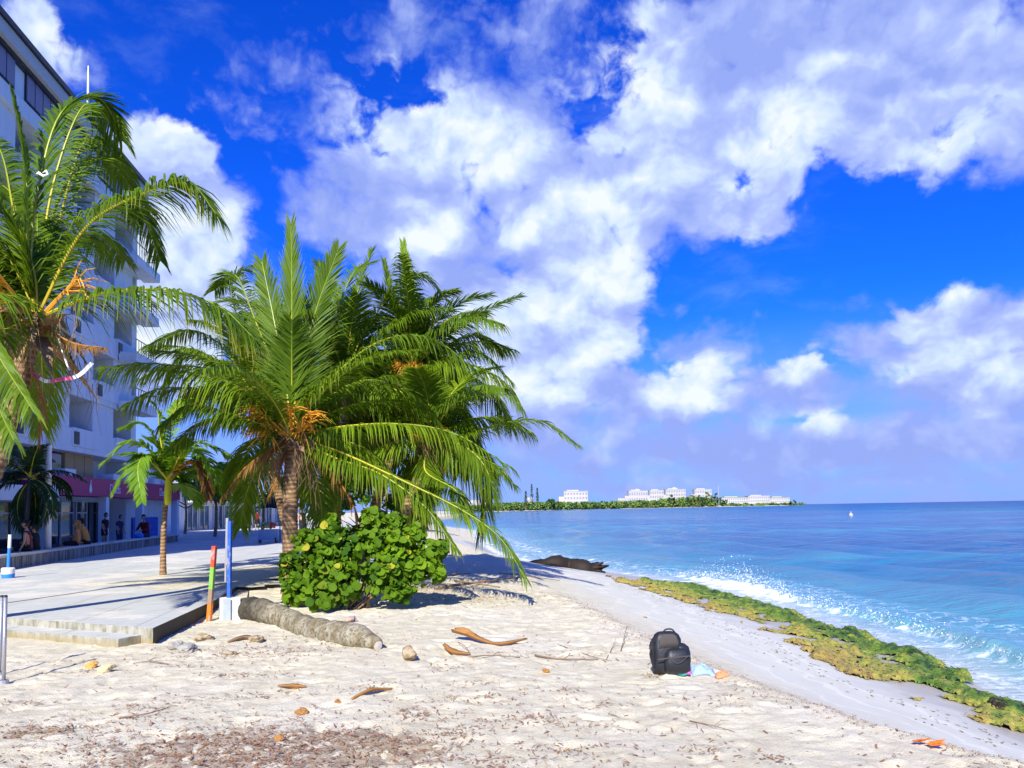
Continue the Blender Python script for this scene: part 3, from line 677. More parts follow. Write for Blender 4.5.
mb = MB(); fbox(mb, 42.0, 46.0, -.6, -.5, 1.2, 2.5); mb.build('blue_panel', M_blue, hotel)
# rooftop mast
p = at(88, 98, 33.); mast = thing('roof_mast', Vector((p.x, p.y, 20.62)), 'thin white mast standing on the hotel roof edge', 'mast')
mb = MB(); mb.tube([(p.x, p.y, 20.62), (p.x, p.y, 21.6), (p.x, p.y, at(88, 66, 33.).z)], [.05, .045, .03], 8); mb.build('pole', M_white, mast)
mb = MB(); mb.box((p.x, p.y, 20.66), (.25, .25, .08)); mb.build('base_plate', M_grey, mast)

# ---------------------------------------------------------------- shops farther down the street
S0 = Vector((-29.6, 63, 1.15)); S1 = Vector((-27.9, 96, 1.15)); sd = (S1-S0).normalized(); sn = Vector((sd.y, -sd.x, 0)); sa = math.atan2(sd.y, sd.x)
def SP(u, o, z): return S0+sd*u+sn*o+Vector((0, 0, z-1.15))
def sbox(mb, u0, u1, o0, o1, z0, z1, mi=0): mb.box(SP((u0+u1)/2, (o0+o1)/2, (z0+z1)/2), (u1-u0, o1-o0, z1-z0), sa, mi)
shop = thing('shop_row', S0, 'single storey white shop row with glass doors and grey roof behind the palms', 'building')
mb = MB(); sbox(mb, 0, 34, -8, 0, 1.15, 4.3); mb.build('wall', M_plaster, shop)
mb = MB(); v_ = [SP(5.5, 1.9, 4.05), SP(34, 1.9, 4.05), SP(34, -8, 6.4), SP(5.5, -8, 6.4)]
mb.add(v_+[q_+Vector((0, 0, .12)) for q_ in v_], [(3, 2, 1, 0), (4, 5, 6, 7), (0, 1, 5, 4), (1, 2, 6, 5), (2, 3, 7, 6), (3, 0, 4, 7)]); mb.build('roof', mat('pale_roof', color=(.55, .57, .62), rough=.7), shop)
mb = MB(); sbox(mb, -3, 5.4, -8, .15, 4.303, 5.3); mb.build('upper_wall', M_plaster, shop)
mb = MB(); sbox(mb, 5.5, 16, 0.003, 1.2, 3.7, 3.85); mb.build('awning', M_white, shop)
for i, u in enumerate((6.2, 8.6, 11.6, 14., 18.5, 21.5, 25, 28.5)):
    mb = MB(); sbox(mb, u, u+1.9, .003, .05, 1.25, 3.4); g_ = mb.build('shop_door', M_glass, shop)
    mb = MB()
    for uu in (u-.05, u+.92, u+1.9): sbox(mb, uu, uu+.08, .053, .12, 1.2, 3.45)
    sbox(mb, u, u+1.9, .053, .11, 3.4, 3.5); mb.build('door_frame', M_white, g_)
for u in (17., 21., 25., 29., 33.):
    p = SP(u, 1.7, 1.15); mb = MB(); mb.tube([p, p+Vector((0, 0, 2.95))], .07, 8); mb.build('post', M_grey, shop)

# ---------------------------------------------------------------- palms
def frond(mb, pts, leaf=.62, droop=.5, n=70, w=.036, side=None, rr=.026, base=.10, tipdry=0., lf=None, jit=.12, up=.18, tw=0., fw=1.):
    N = 28; P = spline(pts, N); 
    h = P[-1]-P[0]; h.z = 0
    if side is None:
        if h.length < .3: h = Vector((random.gauss(0, 1), random.gauss(0, 1), 0))
        S = Vector((h.y, -h.x, 0)).normalized()
    else: S = Vector(side).normalized()
    mb.tube(P, [rr*(1-.82*i/(N-1)) for i in range(N)], 5, 0, [min(1, i/(N-1)*1.3) for i in range(N)])
    lfv = random.uniform(0, .8) if lf is None else lf
    for i in range(n):
        t = base+(1-base)*i/(n-1); u = t*(N-1); k = min(int(u), N-2); p = P[k].lerp(P[k+1], u-k); T = (P[min(k+2, N-1)]-P[max(k-1, 0)]).normalized()
        Nn = S.cross(T).normalized(); 
        if Nn.z < 0 and side is None: Nn = -Nn
        L = leaf*(min(1, .45+t*2.2) if t < .35 else 1-.62*((t-.35)/.65)**1.6)
        for sg_ in (-1, 1):
            if random.random() < .03: continue
            fwd = (.45+.75*t+random.gauss(0, jit*.6))*fw
            d = (T*fwd+S*sg_*(1+random.gauss(0, jit))+Nn*(up+tw*sg_+random.gauss(0, jit))).normalized()
            Lk = L*random.uniform(.85, 1.08); g = droop*random.uniform(.75, 1.25)
            wv = (T-d*T.dot(d)).normalized(); wv = (wv+Nn*random.gauss(0, .35)).normalized()
            vs = []; prev = p
            segs = (0, .3, .62, 1.)
            for s_ in segs:
                q = p+d*Lk*s_*(1-.18*g*s_)+Vector((0, 0, -1))*(g*Lk*s_*s_*.72)
                ww = w*(.55, 1., .75, 0)[segs.index(s_)]/2
                if s_ < 1: vs += [q-wv*ww, q+wv*ww]
                else: vs.append(q)
            mb.add(vs, [(0, 1, 3, 2), (2, 3, 5, 4), (4, 5, 6)], 1, lfv*.6+random.uniform(0, .4), [0, 0, .1, .1, .4, .4, 1.]if not tipdry else [q_+tipdry*t for q_ in (0, 0, .2, .2, .5, .5, 1.)])
def frond_path(c, azm, elv, L, bend, n=5):
    pts = [Vector(c)]; e = elv; st = L/n
    for i in range(n):
        pts.append(pts[-1]+Vector((math.cos(azm)*math.cos(e), math.sin(azm)*math.cos(e), math.sin(e)))*st); e -= bend/n*(1+.35*i/n)
    return pts
def trunk_mb(path, r0, r1, n=60):
    P = spline(path, n); rad = []
    for i in range(n):
        t = i/(n-1); r = r0+(r1-r0)*t; r += r0*.55*math.exp(-t*14); rad.append(r*(1+(.05 if i % 2 else -.03)))
    mb = MB(); mb.tube(P, rad, 16, 0); return mb
def crown_bits(c, root, s=1.):
    c = Vector(c)
    mb = MB()      # brown sheaths and fibre round the bud
    for i in range(16):
        a = i*2.4+random.random(); e = random.uniform(-1.1, .5); L = random.uniform(.3, .62)*s
        d = Vector((math.cos(a)*math.cos(e), math.sin(a)*math.cos(e), math.sin(e))); sd_ = Vector((-math.sin(a), math.cos(a), 0)); p = c+Vector((math.cos(a), math.sin(a), 0))*.08*s+Vector((0, 0, -.18+.02*i))*s
        wv = random.uniform(.05, .1)*s
        mb.add([p-sd_*wv, p+sd_*wv, p+d*L*.5+sd_*wv*.8+Vector((0, 0, .02)), p+d*L*.5-sd_*wv*.8, p+d*L+Vector((0, 0, -.12*s))], [(0, 1, 2, 3), (3, 2, 4)], 0, random.random())
        for j in range(5):
            q = p+d*L*random.uniform(.3, 1); mb.tube([q, q+Vector((random.gauss(0, .05), random.gauss(0, .05), -.2*s)), q+Vector((random.gauss(0, .08), random.gauss(0, .08), -.45*s))], [.006, .005, .002], 4)
    mb.build('fibre_sheath', M_fibre, root)
    mb = MB()      # orange flower stalks
    for i in range(8):
        a = random.uniform(-3., -.1) if i < 7 else random.random()*6.28; p = c+Vector((math.cos(a)*.1, math.sin(a)*.1, .08))*s
        m_ = p+Vector((math.cos(a)*.36, math.sin(a)*.36, random.uniform(-.05, .35)))*s; mb.tube([p, m_], [.022*s, .014*s], 5)
        for j in range(17):
            q = p.lerp(m_, random.uniform(.45, 1)); d = Vector((math.cos(a)+random.gauss(0, .6), math.sin(a)+random.gauss(0, .6), random.gauss(.1, .5))).normalized()
            mb.tube([q, q+d*.16*s, q+d*.30*s+Vector((0, 0, -.07*s))], [.008*s, .007*s, .003], 4)
    mb.build('flower_stalk', M_stalk, root)
def palm(name, label, base, crown, hero, nrand, L, r0=.17, r1=.12, seed=1, leafm=None, mid=None, rnd=None, leaf=.62, n=118, droop=.75, bits=1., group='coconut palms on the beach', cat='palm tree', trunkm=None, w=.034, low=-.5):
    if n == 118: leaf *= 1.2
    random.seed(seed); base = Vector(base); crown = Vector(crown); leafm = leafm or M_leaf
    root = thing(name, base, label, cat, group)
    m_ = mid or [base.lerp(crown, .5)+Vector((random.gauss(0, .08), 0, 0))]
    trunk_mb([base-Vector((0, 0, .15))]+m_+[crown], r0, r1).build('trunk', trunkm or M_bark, root, smooth=True)
    for hf in hero:
        mb = MB(); kw = dict(leaf=leaf, n=n, droop=droop, w=w); kw.update(hf[1]); kw['leaf'] *= 1.2 if ('leaf' in hf[1] and n == 118 and 'mat' not in hf[1]) else 1; kw['n'] = int(kw['n']*1.2) if 'n' in hf[1] else kw['n']; mtl = kw.pop('mat', leafm)
        pts = [crown+Vector((0, 0, .05))]+[at(*q) for q in hf[0]]
        frond(mb, pts, **kw); mb.build('frond', [M_rach if mtl is not M_dead else M_husk, mtl], root)
    for i in range(nrand):
        f = i/max(1, nrand-1); azm = (i*2.39996+seed) if rnd is None else random.uniform(*rnd)
        elv = R(82)-f*(R(82)-low)+random.gauss(0, .08); mb = MB()
        if elv < .75 and math.sin(azm) < -.45: azm = -azm
        frond(mb, frond_path(crown+Vector((0, 0, .1-.2*f)), azm, elv, L*random.uniform(.82, 1.05)*(.8 if f < .12 else 1), R(55)+R(35)*f+random.gauss(0, .12)), leaf=leaf, n=n, droop=droop*(.25 if f < .15 else .7+.5*f), w=w)
        mb.build('frond', [M_rach, leafm], root)
    if bits: crown_bits(crown, root, bits)
    return root

LY = 11.
crL = at(36, 322, LY)
palmL = palm('coconut_palm', 'leaning coconut palm at far left with orange flower stalks and white ribbon', at(-75, 590, 10.4)*1, crL,
  [([(30, 262, 11.), (41, 175, 11.2), (62, 112, 11.5), (98, 98, 11.9), (118, 125, 12.2)], dict(droop=.4, leaf=.68, base=.32, lf=.1, n=110, fw=1.5)),
   ([(28, 250, 10.9), (26, 160, 10.9), (13, 92, 10.9)], dict(droop=.05, leaf=.34, w=.05, lf=.9, up=.02, jit=.05)),
   ([(85, 228, 10.7), (150, 191, 10.5), (190, 184, 10.5), (216, 214, 10.4)], dict(droop=.9, leaf=.74, tipdry=.15)),
   ([(100, 294, 10.8), (165, 290, 10.6), (218, 306, 10.5), (252, 336, 10.4)], dict(droop=.95, leaf=.84, lf=.15, tipdry=.2)),
   ([(10, 296, 10.2), (-30, 300, 9.5), (-5, 350, 9.4), (34, 412, 9.2)], dict(droop=1., leaf=.5, lf=.05)),
   ([(-5, 335, 10.1), (-40, 360, 9.6), (-12, 390, 9.3), (14, 440, 9.1)], dict(droop=1.1, leaf=.42, lf=.5)),
   ([(-20, 240, 10.8), (-70, 190, 10.8), (-130, 200, 10.8)], dict(droop=.6)),
   ([(70, 250, 12.), (115, 200, 13.), (140, 210, 13.6), (160, 260, 14.)], dict(droop=.8, lf=.0)),
   ([(60, 220, 12.), (80, 150, 12.8), (100, 140, 13.4), (130, 175, 14)], dict(droop=.8, lf=.0)),
   ([(15, 220, 11.5), (0, 150, 11.8), (-30, 120, 12)], dict(droop=.5, lf=.1)),
   ([(50, 200, 12.), (75, 120, 12.4), (95, 105, 12.8), (122, 140, 13.2)], dict(droop=.9, lf=.0, leaf=.75)),
   ([(55, 210, 12.2), (85, 165, 12.8), (110, 160, 13.4), (140, 200, 14)], dict(droop=.9, lf=.1, leaf=.75)),
   ([(20, 230, 11.8), (8, 190, 12.2), (-20, 180, 12.4)], dict(droop=.8, lf=.0, leaf=.75)),
   ([(15, 270, 11.), (-15, 235, 11.), (-50, 250, 11.)], dict(droop=.9, lf=.3, leaf=.75)),
   ([(60, 260, 12.), (95, 235, 13.), (125, 260, 14.)], dict(droop=.9, lf=.0, leaf=.75)),
   ([(70, 342, 10.8), (106, 348, 10.8)], dict(droop=1.3, leaf=.25, n=26, mat=M_dead, rr=.03)),
   ([(30, 360, 10.9), (42, 400, 10.9), (40, 440, 10.9)], dict(droop=1.2, leaf=.3, n=20, mat=M_dead))],
  14, 3.2, .17, .12, seed=3, bits=1.6, mid=[at(-12, 480, 10.7)], rnd=(1.9, 3.7), low=.25)
# white ribbon caught on the left palm, red and white tape below its crown
p = at(41, 174, 11.05); mb = MB()
mb.tube([p+Vector((-.12, -.04, .03)), p+Vector((-.07, -.05, -.05)), p+Vector((0, -.05, -.01)), p+Vector((.07, -.05, -.06)), p+Vector((.13, -.04, -.03)), p+Vector((.10, -.04, .03)), p+Vector((.05, -.04, .0))], [.01, .022, .028, .024, .022, .018, .008], 6)
tag(mb.build('ribbon', M_white, smooth=True), 'curled white ribbon caught on the upright frond of the leftmost palm', 'ribbon')
mb = MB(); P = [at(*q) for q in ((30, 370, 10.9), (45, 381, 10.85), (62, 379, 10.8), (78, 376, 10.8), (92, 363, 10.9))]
for i, (a_, b_) in enumerate(zip(spline(P, 13), spline(P, 13)[1:])):
    mb.bar(a_, b_+(b_-a_)*.05, .012, .05, 0 if i in (0, 1, 4, 5, 6, 7) else 1)
tag(mb.build('barrier_tape', [mat('pink_tape', color=(.65, .10, .22), rough=.5), M_white]), 'red and white tape tied round the leftmost palm and trailing right', 'tape')
mb = MB(); mb.bar(at(56, 331, 10.9), at(69, 370, 10.9), .02, .02)
tag(mb.build('hanging_cord', M_white), 'straight white cord hanging from the leftmost palm crown', 'cord')

MY = 15.2; crM = at(292, 440, MY)
mp = ong(291, 598)
palm('coconut_palm', 'nearest coconut palm beside the sea grape bush with tall upright spear frond', Vector((at(292, 598, MY).x, MY, gz(-4.4, MY))), crM,
  [([(291, 380, MY), (292, 300, MY), (291, 226, MY+.1)], dict(droop=.02, leaf=.80, base=.12, lf=.7, side=(1, 0, 0), up=0.02, n=95, fw=3.2)),
   ([(298, 380, MY), (316, 310, MY+.3), (338, 250, MY+.5)], dict(droop=.12, leaf=.8, base=.2, lf=.35, side=(1, .2, -.2), fw=2.)),
   ([(286, 385, MY), (274, 320, MY+.3), (262, 262, MY+.5)], dict(droop=.15, leaf=.8, base=.2, lf=.3, side=(1, 0, .15), fw=1.9)),
   ([(300, 385, MY+.3), (330, 330, MY+.9), (352, 275, MY+1.4), (372, 262, MY+1.7)], dict(droop=.35, leaf=.7, lf=.3)),
   ([(280, 385, MY+.3), (255, 320, MY+.8), (235, 275, MY+1.2), (215, 290, MY+1.5)], dict(droop=.5, leaf=.7, lf=.2)),
   ([(255, 398, MY-.3), (215, 377, MY-.5), (160, 364, MY-.7), (105, 367, MY-.9)], dict(droop=1.1, leaf=.95, lf=.35, tipdry=.1)),
   ([(262, 410, MY+.2), (225, 350, MY+.6), (190, 330, MY+.8), (150, 345, MY+1)], dict(droop=.9, leaf=.7, lf=.2)),
   ([(262, 425, MY-.3), (225, 412, MY-.5), (190, 405, MY-.7), (160, 425, MY-.8)], dict(droop=1.0, leaf=.62, lf=.1)),
   ([(258, 405, MY), (215, 392, MY), (165, 388, MY), (125, 405, MY)], dict(droop=1., leaf=.72, lf=.15)),
   ([(318, 392, MY-.3), (376, 343, MY-.4), (430, 338, MY-.5), (478, 372, MY-.6)], dict(droop=.95, leaf=.75, lf=.4)),
   ([(340, 427, MY-.5), (400, 424, MY-.9), (455, 434, MY-1.1), (512, 468, MY-1.3)], dict(droop=1., leaf=.62, lf=.75, tipdry=.15)),
   ([(335, 458, MY-.6), (380, 474, MY-1.1), (425, 507, MY-1.4), (455, 548, MY-1.6)], dict(droop=.9, leaf=.55, lf=.8, tipdry=.2)),
   ([(340, 452, MY-.6), (420, 489, MY-1.2), (465, 512, MY-1.5), (500, 538, MY-1.7), (525, 578, MY-1.9)], dict(droop=.75, leaf=.55, lf=.9, tipdry=.15)),
   ([(325, 400, MY+.4), (370, 380, MY+.6), (420, 400, MY+.6), (450, 440, MY+.6)], dict(droop=1., leaf=.7, lf=.0)),
   ([(268, 452, MY-.3), (245, 468, MY-.5), (222, 498, MY-.6)], dict(droop=1.1, leaf=.4, mat=M_dead, n=44)),
   ([(280, 470, MY-.2), (268, 500, MY-.3)], dict(droop=.9, leaf=.3, mat=M_dead, n=26)),
   ([(330, 470, MY-.2), (350, 500, MY-.2), (358, 520, MY-.2)], dict(droop=1.1, leaf=.35, mat=M_dead, n=30))],
  14, 3.2, .17, .125, seed=5, mid=[at(290, 520, MY)], leaf=.7, low=-.08, bits=1.5)
palm('coconut_palm', 'coconut palm with grey ringed trunk rising just right of the nearest palm', Vector((at(333, 565, 17.6).x, 17.6, gz(-4.1, 17.6))), at(347, 392, 17.8),
  [([(352, 330, 17.9), (358, 290, 18), (372, 250, 18.2)], dict(droop=.3, leaf=.7, lf=.2)),
   ([(360, 340, 17.6), (395, 290, 17.6), (422, 275, 17.6), (448, 300, 17.6)], dict(droop=.7, leaf=.7, lf=.5)),
   ([(340, 330, 18), (330, 290, 18.2), (318, 262, 18.4)], dict(droop=.3, leaf=.7, lf=.3))],
  26, 3.4, .15, .11, seed=9, leaf=.8, low=-.35, droop=1.05, bits=.8)
palm('coconut_palm', 'coconut palm leaning seaward, its bright spear frond topping the back cluster', Vector((at(350, 560, 18.6).x, 18.6, gz(-3.9, 18.6))), at(412, 372, 18.2),
  [([(412, 330, 18.2), (409, 290, 18.2), (403, 244, 18.2)], dict(droop=.03, leaf=.5, lf=1., side=(1, 0, 0), up=.02, n=80, fw=2.8)),
   ([(422, 330, 18.2), (436, 300, 18.), (456, 290, 17.9)], dict(droop=.5, leaf=.6, lf=.8)),
   ([(404, 330, 18.3), (392, 300, 18.4), (384, 262, 18.5)], dict(droop=.2, leaf=.6, lf=.7, fw=1.8)),
   ([(432, 350, 18.), (470, 318, 17.8), (520, 296, 17.6)], dict(droop=.35, leaf=.6, lf=.3)),
   ([(440, 362, 18.), (478, 352, 17.8), (512, 382, 17.6)], dict(droop=.8, leaf=.62, lf=.2)),
   ([(440, 350, 18.4), (475, 335, 18.8), (503, 352, 19.)], dict(droop=.7, leaf=.6, lf=.1))],
  26, 3.3, .14, .11, seed=14, leaf=.78, low=-.45, droop=1.1, bits=.8)
palm('coconut_palm', 'low coconut palm at right edge of the cluster with frond reaching over the sea', Vector((at(372, 570, 17.).x, 17., gz(-3.2, 17.))), at(432, 440, 16.8),
  [([(464, 436, 16.6), (500, 424, 16.4), (540, 421, 16.2), (577, 444, 16.)], dict(droop=.55, leaf=.62, lf=.6, tipdry=.1)),
   ([(455, 405, 16.8), (490, 392, 16.8), (508, 420, 16.8)], dict(droop=.7, leaf=.6, lf=.2)),
   ([(450, 460, 16.6), (490, 462, 16.4), (515, 485, 16.2)], dict(droop=.9, leaf=.5, lf=.1)),
   ([(425, 470, 16.5), (455, 490, 16.), (470, 515, 15.8)], dict(droop=.9, leaf=.5, lf=.3))],
  16, 2.6, .13, .10, seed=21, leaf=.7, low=-.35, droop=1.1, bits=.8)
palm('coconut_palm', 'shaded coconut palm crown behind and left of the nearest palm', Vector((at(297, 562, 21.).x, 21., 1.15)), at(250, 392, 21.),
  [([(240, 330, 21.), (232, 280, 21.), (262, 262, 21.)], dict(droop=.7, leaf=.7, lf=.2)),
   ([(225, 370, 20.8), (190, 350, 20.6), (160, 390, 20.5)], dict(droop=.9, leaf=.7, lf=.2))],
  22, 3.4, .13, .10, seed=31, leaf=.75, low=.05, droop=.9, bits=.6)
# young palm on the promenade
yb = onz(163, 575, 1.15); ytop = at(168, 482, yb.y)
yp = palm('young_palm', 'small palm with yellow crownshaft and grey trunk standing alone on the promenade', yb, ytop,
  [([(150, 450, yb.y-.3), (128, 443, yb.y-.5), (104, 462, yb.y-.7)], dict(lf=.9, leaf=.62)), ([(156, 442, yb.y), (142, 424, yb.y), (122, 428, yb.y-.2)], dict(lf=.9)), ([(160, 436, yb.y), (158, 412, yb.y), (150, 400, yb.y-.2)], dict(lf=.8)), ([(150, 462, yb.y-.4), (130, 466, yb.y-.7), (113, 492, yb.y-.8)], dict(lf=.8)),
   ([(185, 446, yb.y), (212, 446, yb.y), (240, 466, yb.y)], dict(lf=.6, leaf=.6)), ([(172, 420, yb.y+.4), (185, 400, yb.y+.7), (205, 410, yb.y+1)], dict(lf=.6)),
   ([(148, 455, yb.y-.6), (138, 468, yb.y-1.), (142, 500, yb.y-1.2)], dict(lf=.7)), ([(185, 450, yb.y-.5), (205, 456, yb.y-.9), (222, 490, yb.y-1.)], dict(lf=.3)),
   ([(192, 462, yb.y-.2), (204, 474, yb.y-.3), (208, 498, yb.y-.3)], dict(mat=M_dead))],
  8, 1.5, .07, .055, seed=41, leafm=M_leafB, leaf=.5, n=46, low=.35, droop=.4, bits=0, group='young palms', w=.075)
mb = MB(); a_ = at(167.5, 505, yb.y); mb.tube(spline([a_, at(168, 490, yb.y), at(168.5, 478, yb.y), at(169, 462, yb.y)], 8), [.07, .082, .082, .078, .07, .06, .05, .04], 12)
mb.build('crownshaft', mat('yellow_crownshaft', color=(.62, .60, .02), rough=.4), yp, smooth=True)
# palm in the shade by the shops, shade put into leaf and trunk colours
db = Vector((-14.9, 24.9, 1.15)); dtop = at(30, 478, 24.5); db = at(22, 560, 24.5); db.z = 1.15
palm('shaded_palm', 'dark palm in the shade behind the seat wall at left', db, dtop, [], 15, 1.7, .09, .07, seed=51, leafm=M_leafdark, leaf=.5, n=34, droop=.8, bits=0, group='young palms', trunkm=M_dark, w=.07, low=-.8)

# broadleaf trees behind
def broadleaf(name, label, base, c, rad, n, leafsz, m, seed, cat='tree', group='broadleaf trees by the shops', trunk=True, r=.12):
    random.seed(seed); root = thing(name, base, label, cat, group); base = Vector(base); c = Vector(c)
    if trunk:
        mb = MB(); mb.tube(spline([base-Vector((0, 0, .1)), base.lerp(c, .4)+Vector((.1, 0, 0)), base.lerp(c, .8)], 10), [r*(1-.05*i) for i in range(10)], 8)
        for i in range(6):
            a = i*1.05; q = base.lerp(c, random.uniform(.5, .8)); mb.tube([q, q+Vector((math.cos(a)*rad[0]*.4, math.sin(a)*rad[1]*.4, rad[2]*.3)), q+Vector((math.cos(a)*rad[0]*.75, math.sin(a)*rad[1]*.75, rad[2]*.5))], [r*.45, r*.28, r*.1], 6)
        mb.build('trunk', M_bark, root, smooth=True)
    mb = MB(); cl = []
    for i in range(max(8, n//90)):
        d = Vector((random.gauss(0, 1), random.gauss(0, 1), random.gauss(0, 1))).normalized()*random.uniform(.45, 1.)**.5
        cl.append((c+Vector((d.x*rad[0], d.y*rad[1], d.z*rad[2]))*1., random.uniform(.22, .4)*min(rad), random.random()))
    for i in range(n):
        cc, rr, lv = cl[i % len(cl)]; d = Vector((random.gauss(0, 1), random.gauss(0, 1), random.gauss(0, 1))).normalized()*rr*random.uniform(.5, 1.1)
        p = cc+d; a = random.random()*6.28; nrm_ = (Vector((0, 0, 1))+d.normalized()*.8+Vector((random.gauss(0, .4), random.gauss(0, .4), 0))).normalized()
        u = nrm_.cross(Vector((math.cos(a), math.sin(a), .1))).normalized(); v = nrm_.cross(u); s_ = leafsz*random.uniform(.6, 1.2)
        mb.add([p-u*s_, p-u*.3*s_+v*s_*.5, p+u*.6*s_+v*s_*.4, p+u*s_, p+u*.6*s_-v*s_*.4, p-u*.3*s_-v*s_*.5], [(0, 1, 2, 3, 4, 5)], 0, lv*.6+random.random()*.4)
    mb.build('crown', m, root); return root
for i, (px, py, Y, rx, rz, lb) in enumerate(((215, 478, 50, 2.2, 1.5, 'bright green leafy tree between the young palm and the nearest palm'), (262, 480, 56, 3.0, 2.0, 'leafy green tree above the shop roof left of the nearest palm trunk'),
     (185, 488, 58, 2.2, 1.4, 'small green tree above the shop roof beside the yellow crownshaft'), (320, 470, 48, 3.2, 2.2, 'dense green tree seen between the palm trunks'), (385, 480, 60, 4.0, 2.2, 'green tree behind the sea grape bush under the palm fronds'))):
    c_ = at(px, py, Y); broadleaf('leafy_tree', lb, Vector((c_.x, c_.y, 1.1)), c_, (rx, rx, rz), 1500, .22, M_broad, 60+i)

# sea grape shrub
random.seed(77); c_ = at(365, 525, 20.); broadleaf('low_shrub', 'dark leafy undergrowth between the palm trunks behind the sea grape', Vector((c_.x, 20., 1.1)), c_, (1.5, 1., .9), 1500, .12, M_broad, 95, 'shrub', None, True, .05)
random.seed(77); sc = Vector((at(355, 565, 13.2).x, 13.2, 0)); sc.z = gz(sc.x, sc.y)
shrub = thing('sea_grape_shrub', sc, 'round leaved green bush growing at the foot of the nearest palm', 'shrub')
mb = MB(); ms = MB()
lobes = [(300, 575, 13.6, .32), (325, 560, 13.3, .40), (345, 548, 13.3, .36), (378, 540, 13.2, .36), (372, 518, 13.2, .16), (395, 522, 13.2, .15), (440, 548, 13.1, .12), (436, 572, 13., .13), (330, 524, 13.3, .14), (288, 562, 13.5, .13), (415, 535, 13.2, .16), (400, 550, 13.2, .38), (345, 580, 13., .38), (385, 575, 12.9, .36), (420, 568, 13., .28), (310, 545, 13.5, .3), (325, 595, 12.8, .25), (430, 555, 13.2, .2), (400, 590, 12.9, .22), (296, 592, 13.3, .22)]
for (px, py, Y, rr) in lobes:
    c_ = at(px, py, Y); ms.tube(spline([sc+Vector((random.gauss(0, .2), random.gauss(0, .1), -.05)), sc.lerp(c_, .5)+Vector((0, 0, .1)), c_], 7), [.022, .02, .018, .015, .012, .009, .006], 6)
    lv_ = random.uniform(-.1, .5)
    for i in range(int(640*rr)):
        d = Vector((random.gauss(0, 1), random.gauss(0, 1), random.gauss(0, 1))).normalized()*rr*random.uniform(.4, 1.13); p = c_+d
        if p.z < gz(p.x, p.y)+.04: p.z = gz(p.x, p.y)+random.uniform(.04, .15)
        nrm_ = (d.normalized()*.7+Vector((random.gauss(0, .6), -.25+random.gauss(0, .6), .5))).normalized(); u = nrm_.orthogonal().normalized(); v = nrm_.cross(u); s_ = random.uniform(.03, .085)
        k = 10; yel = 1.0 if random.random() < .02 else random.uniform(.0, .86); ring = [p+(u*math.cos(t_)*1.05+v*math.sin(t_))*s_*(1-.12*(abs(t_-math.pi) < .3))+nrm_*s_*(.3+.25*math.cos(2*t_)) for t_ in [2*math.pi*j/k for j in range(k)]]
        mb.add([p]+ring, [(0, 1+j, 1+(j+1) % k) for j in range(k)], 0, random.random()*.6+lv_, yel)
mb.build('leaves', M_seagrape, shrub, smooth=True); ms.build('stems', M_twig, shrub, smooth=True)

# ---------------------------------------------------------------- things on the beach
def rock(name, px, py, r, label, cat, m=M_rock, seed=1, group=None, flat=.8):
    random.seed(seed); p = ong(px, py); bm = bmesh.new(); bmesh.ops.create_icosphere(bm, subdivisions=3, radius=1)
    ph = [Vector((random.gauss(0, 1), random.gauss(0, 1), random.gauss(0, 1))).normalized() for _ in range(9)]
    for v in bm.verts:
        d = v.co.normalized(); q = 1.
        for h_ in ph: q -= max(0, d.dot(h_)-.62)*.7
        q += .10*math.sin(d.x*9+seed)*math.sin(d.y*11)*math.sin(d.z*7)+random.uniform(-.05, .05)
        v.co = Vector((d.x*r*q, d.y*r*.9*q, d.z*r*flat*q))
    me = bpy.data.meshes.new(name); bm.to_mesh(me); bm.free(); me.materials.append(m)
    o = bpy.data.objects.new(name, me); C.objects.link(o); o.location = p+Vector((0, 0, r*flat*.55)); o.rotation_euler = (0, 0, random.random()*6)
    return tag(o, label, cat, group)
rock('rock', 410, 661, .115, 'fist sized tan rock lying right of the log end', 'rock', seed=4, flat=1.)
rock('rock', 108, 672, .10, 'pale yellow lump of coral rock by the promenade step', 'rock', mat('pale_coral', color=(.62, .50, .26), rough=.95), 5, flat=.6)
rock('rock', 92, 668, .07, 'small ochre stone beside the pale coral lump', 'rock', mat('ochre_stone', color=(.62, .33, .08), rough=.95), 6)
rock('rock', 352, 622, .13, 'pinkish stone behind the log under the bush', 'rock', mat('pinkish_stone', color=(.45, .33, .26), rough=.95), 8, flat=.5)
rock('rock', 205, 640, .15, 'flat grey sand covered stone below the red and green post', 'rock', M_rock, 9, flat=.45)
rock('rock', 255, 642, .12, 'low brown stone between white bucket and log', 'rock', M_rock, 12, flat=.5)
rock('rock', 190, 652, .16, 'broken grey concrete lump under the promenade edge', 'rock', mat('grey_rubble', color=(.33, .31, .27), rough=.95), 13, flat=.45)
rock('rock', 175, 648, .12, 'smaller grey rubble lump at promenade corner', 'rock', MATS['grey_rubble'], 14, flat=.6)
rock('rock', 232, 655, .08, 'pale stone on sand in front of bucket', 'rock', M_rock, 15, flat=.5)
# coconut husks
for i, (px, py, r, lb) in enumerate(((302, 713, .065, 'ochre husk piece half buried above the litter patch'), (338, 703, .04, 'small ochre husk piece right of the larger one'), (546, 672, .05, 'round orange brown husk below the dry sheath'),
      (296, 688, .05, 'brown flat husk chip left of centre'), (280, 740, .05, 'dark ochre husk chip in the litter'), (191, 614, .09, 'orange husk beside the red and green post'), (672, 652, .03, 'tiny brown husk crumb left of the backpack'),
      (668, 568, .0, ''), (645, 617, .04, 'brown crumb on smooth sand near the weed'))):
    if r: rock('coconut_husk', px, py, r, lb, 'coconut husk', M_husk if i != 5 else mat('orange_husk', color=(.65, .28, .03), rough=.9), 20+i, 'coconut husk pieces on the sand', .55)
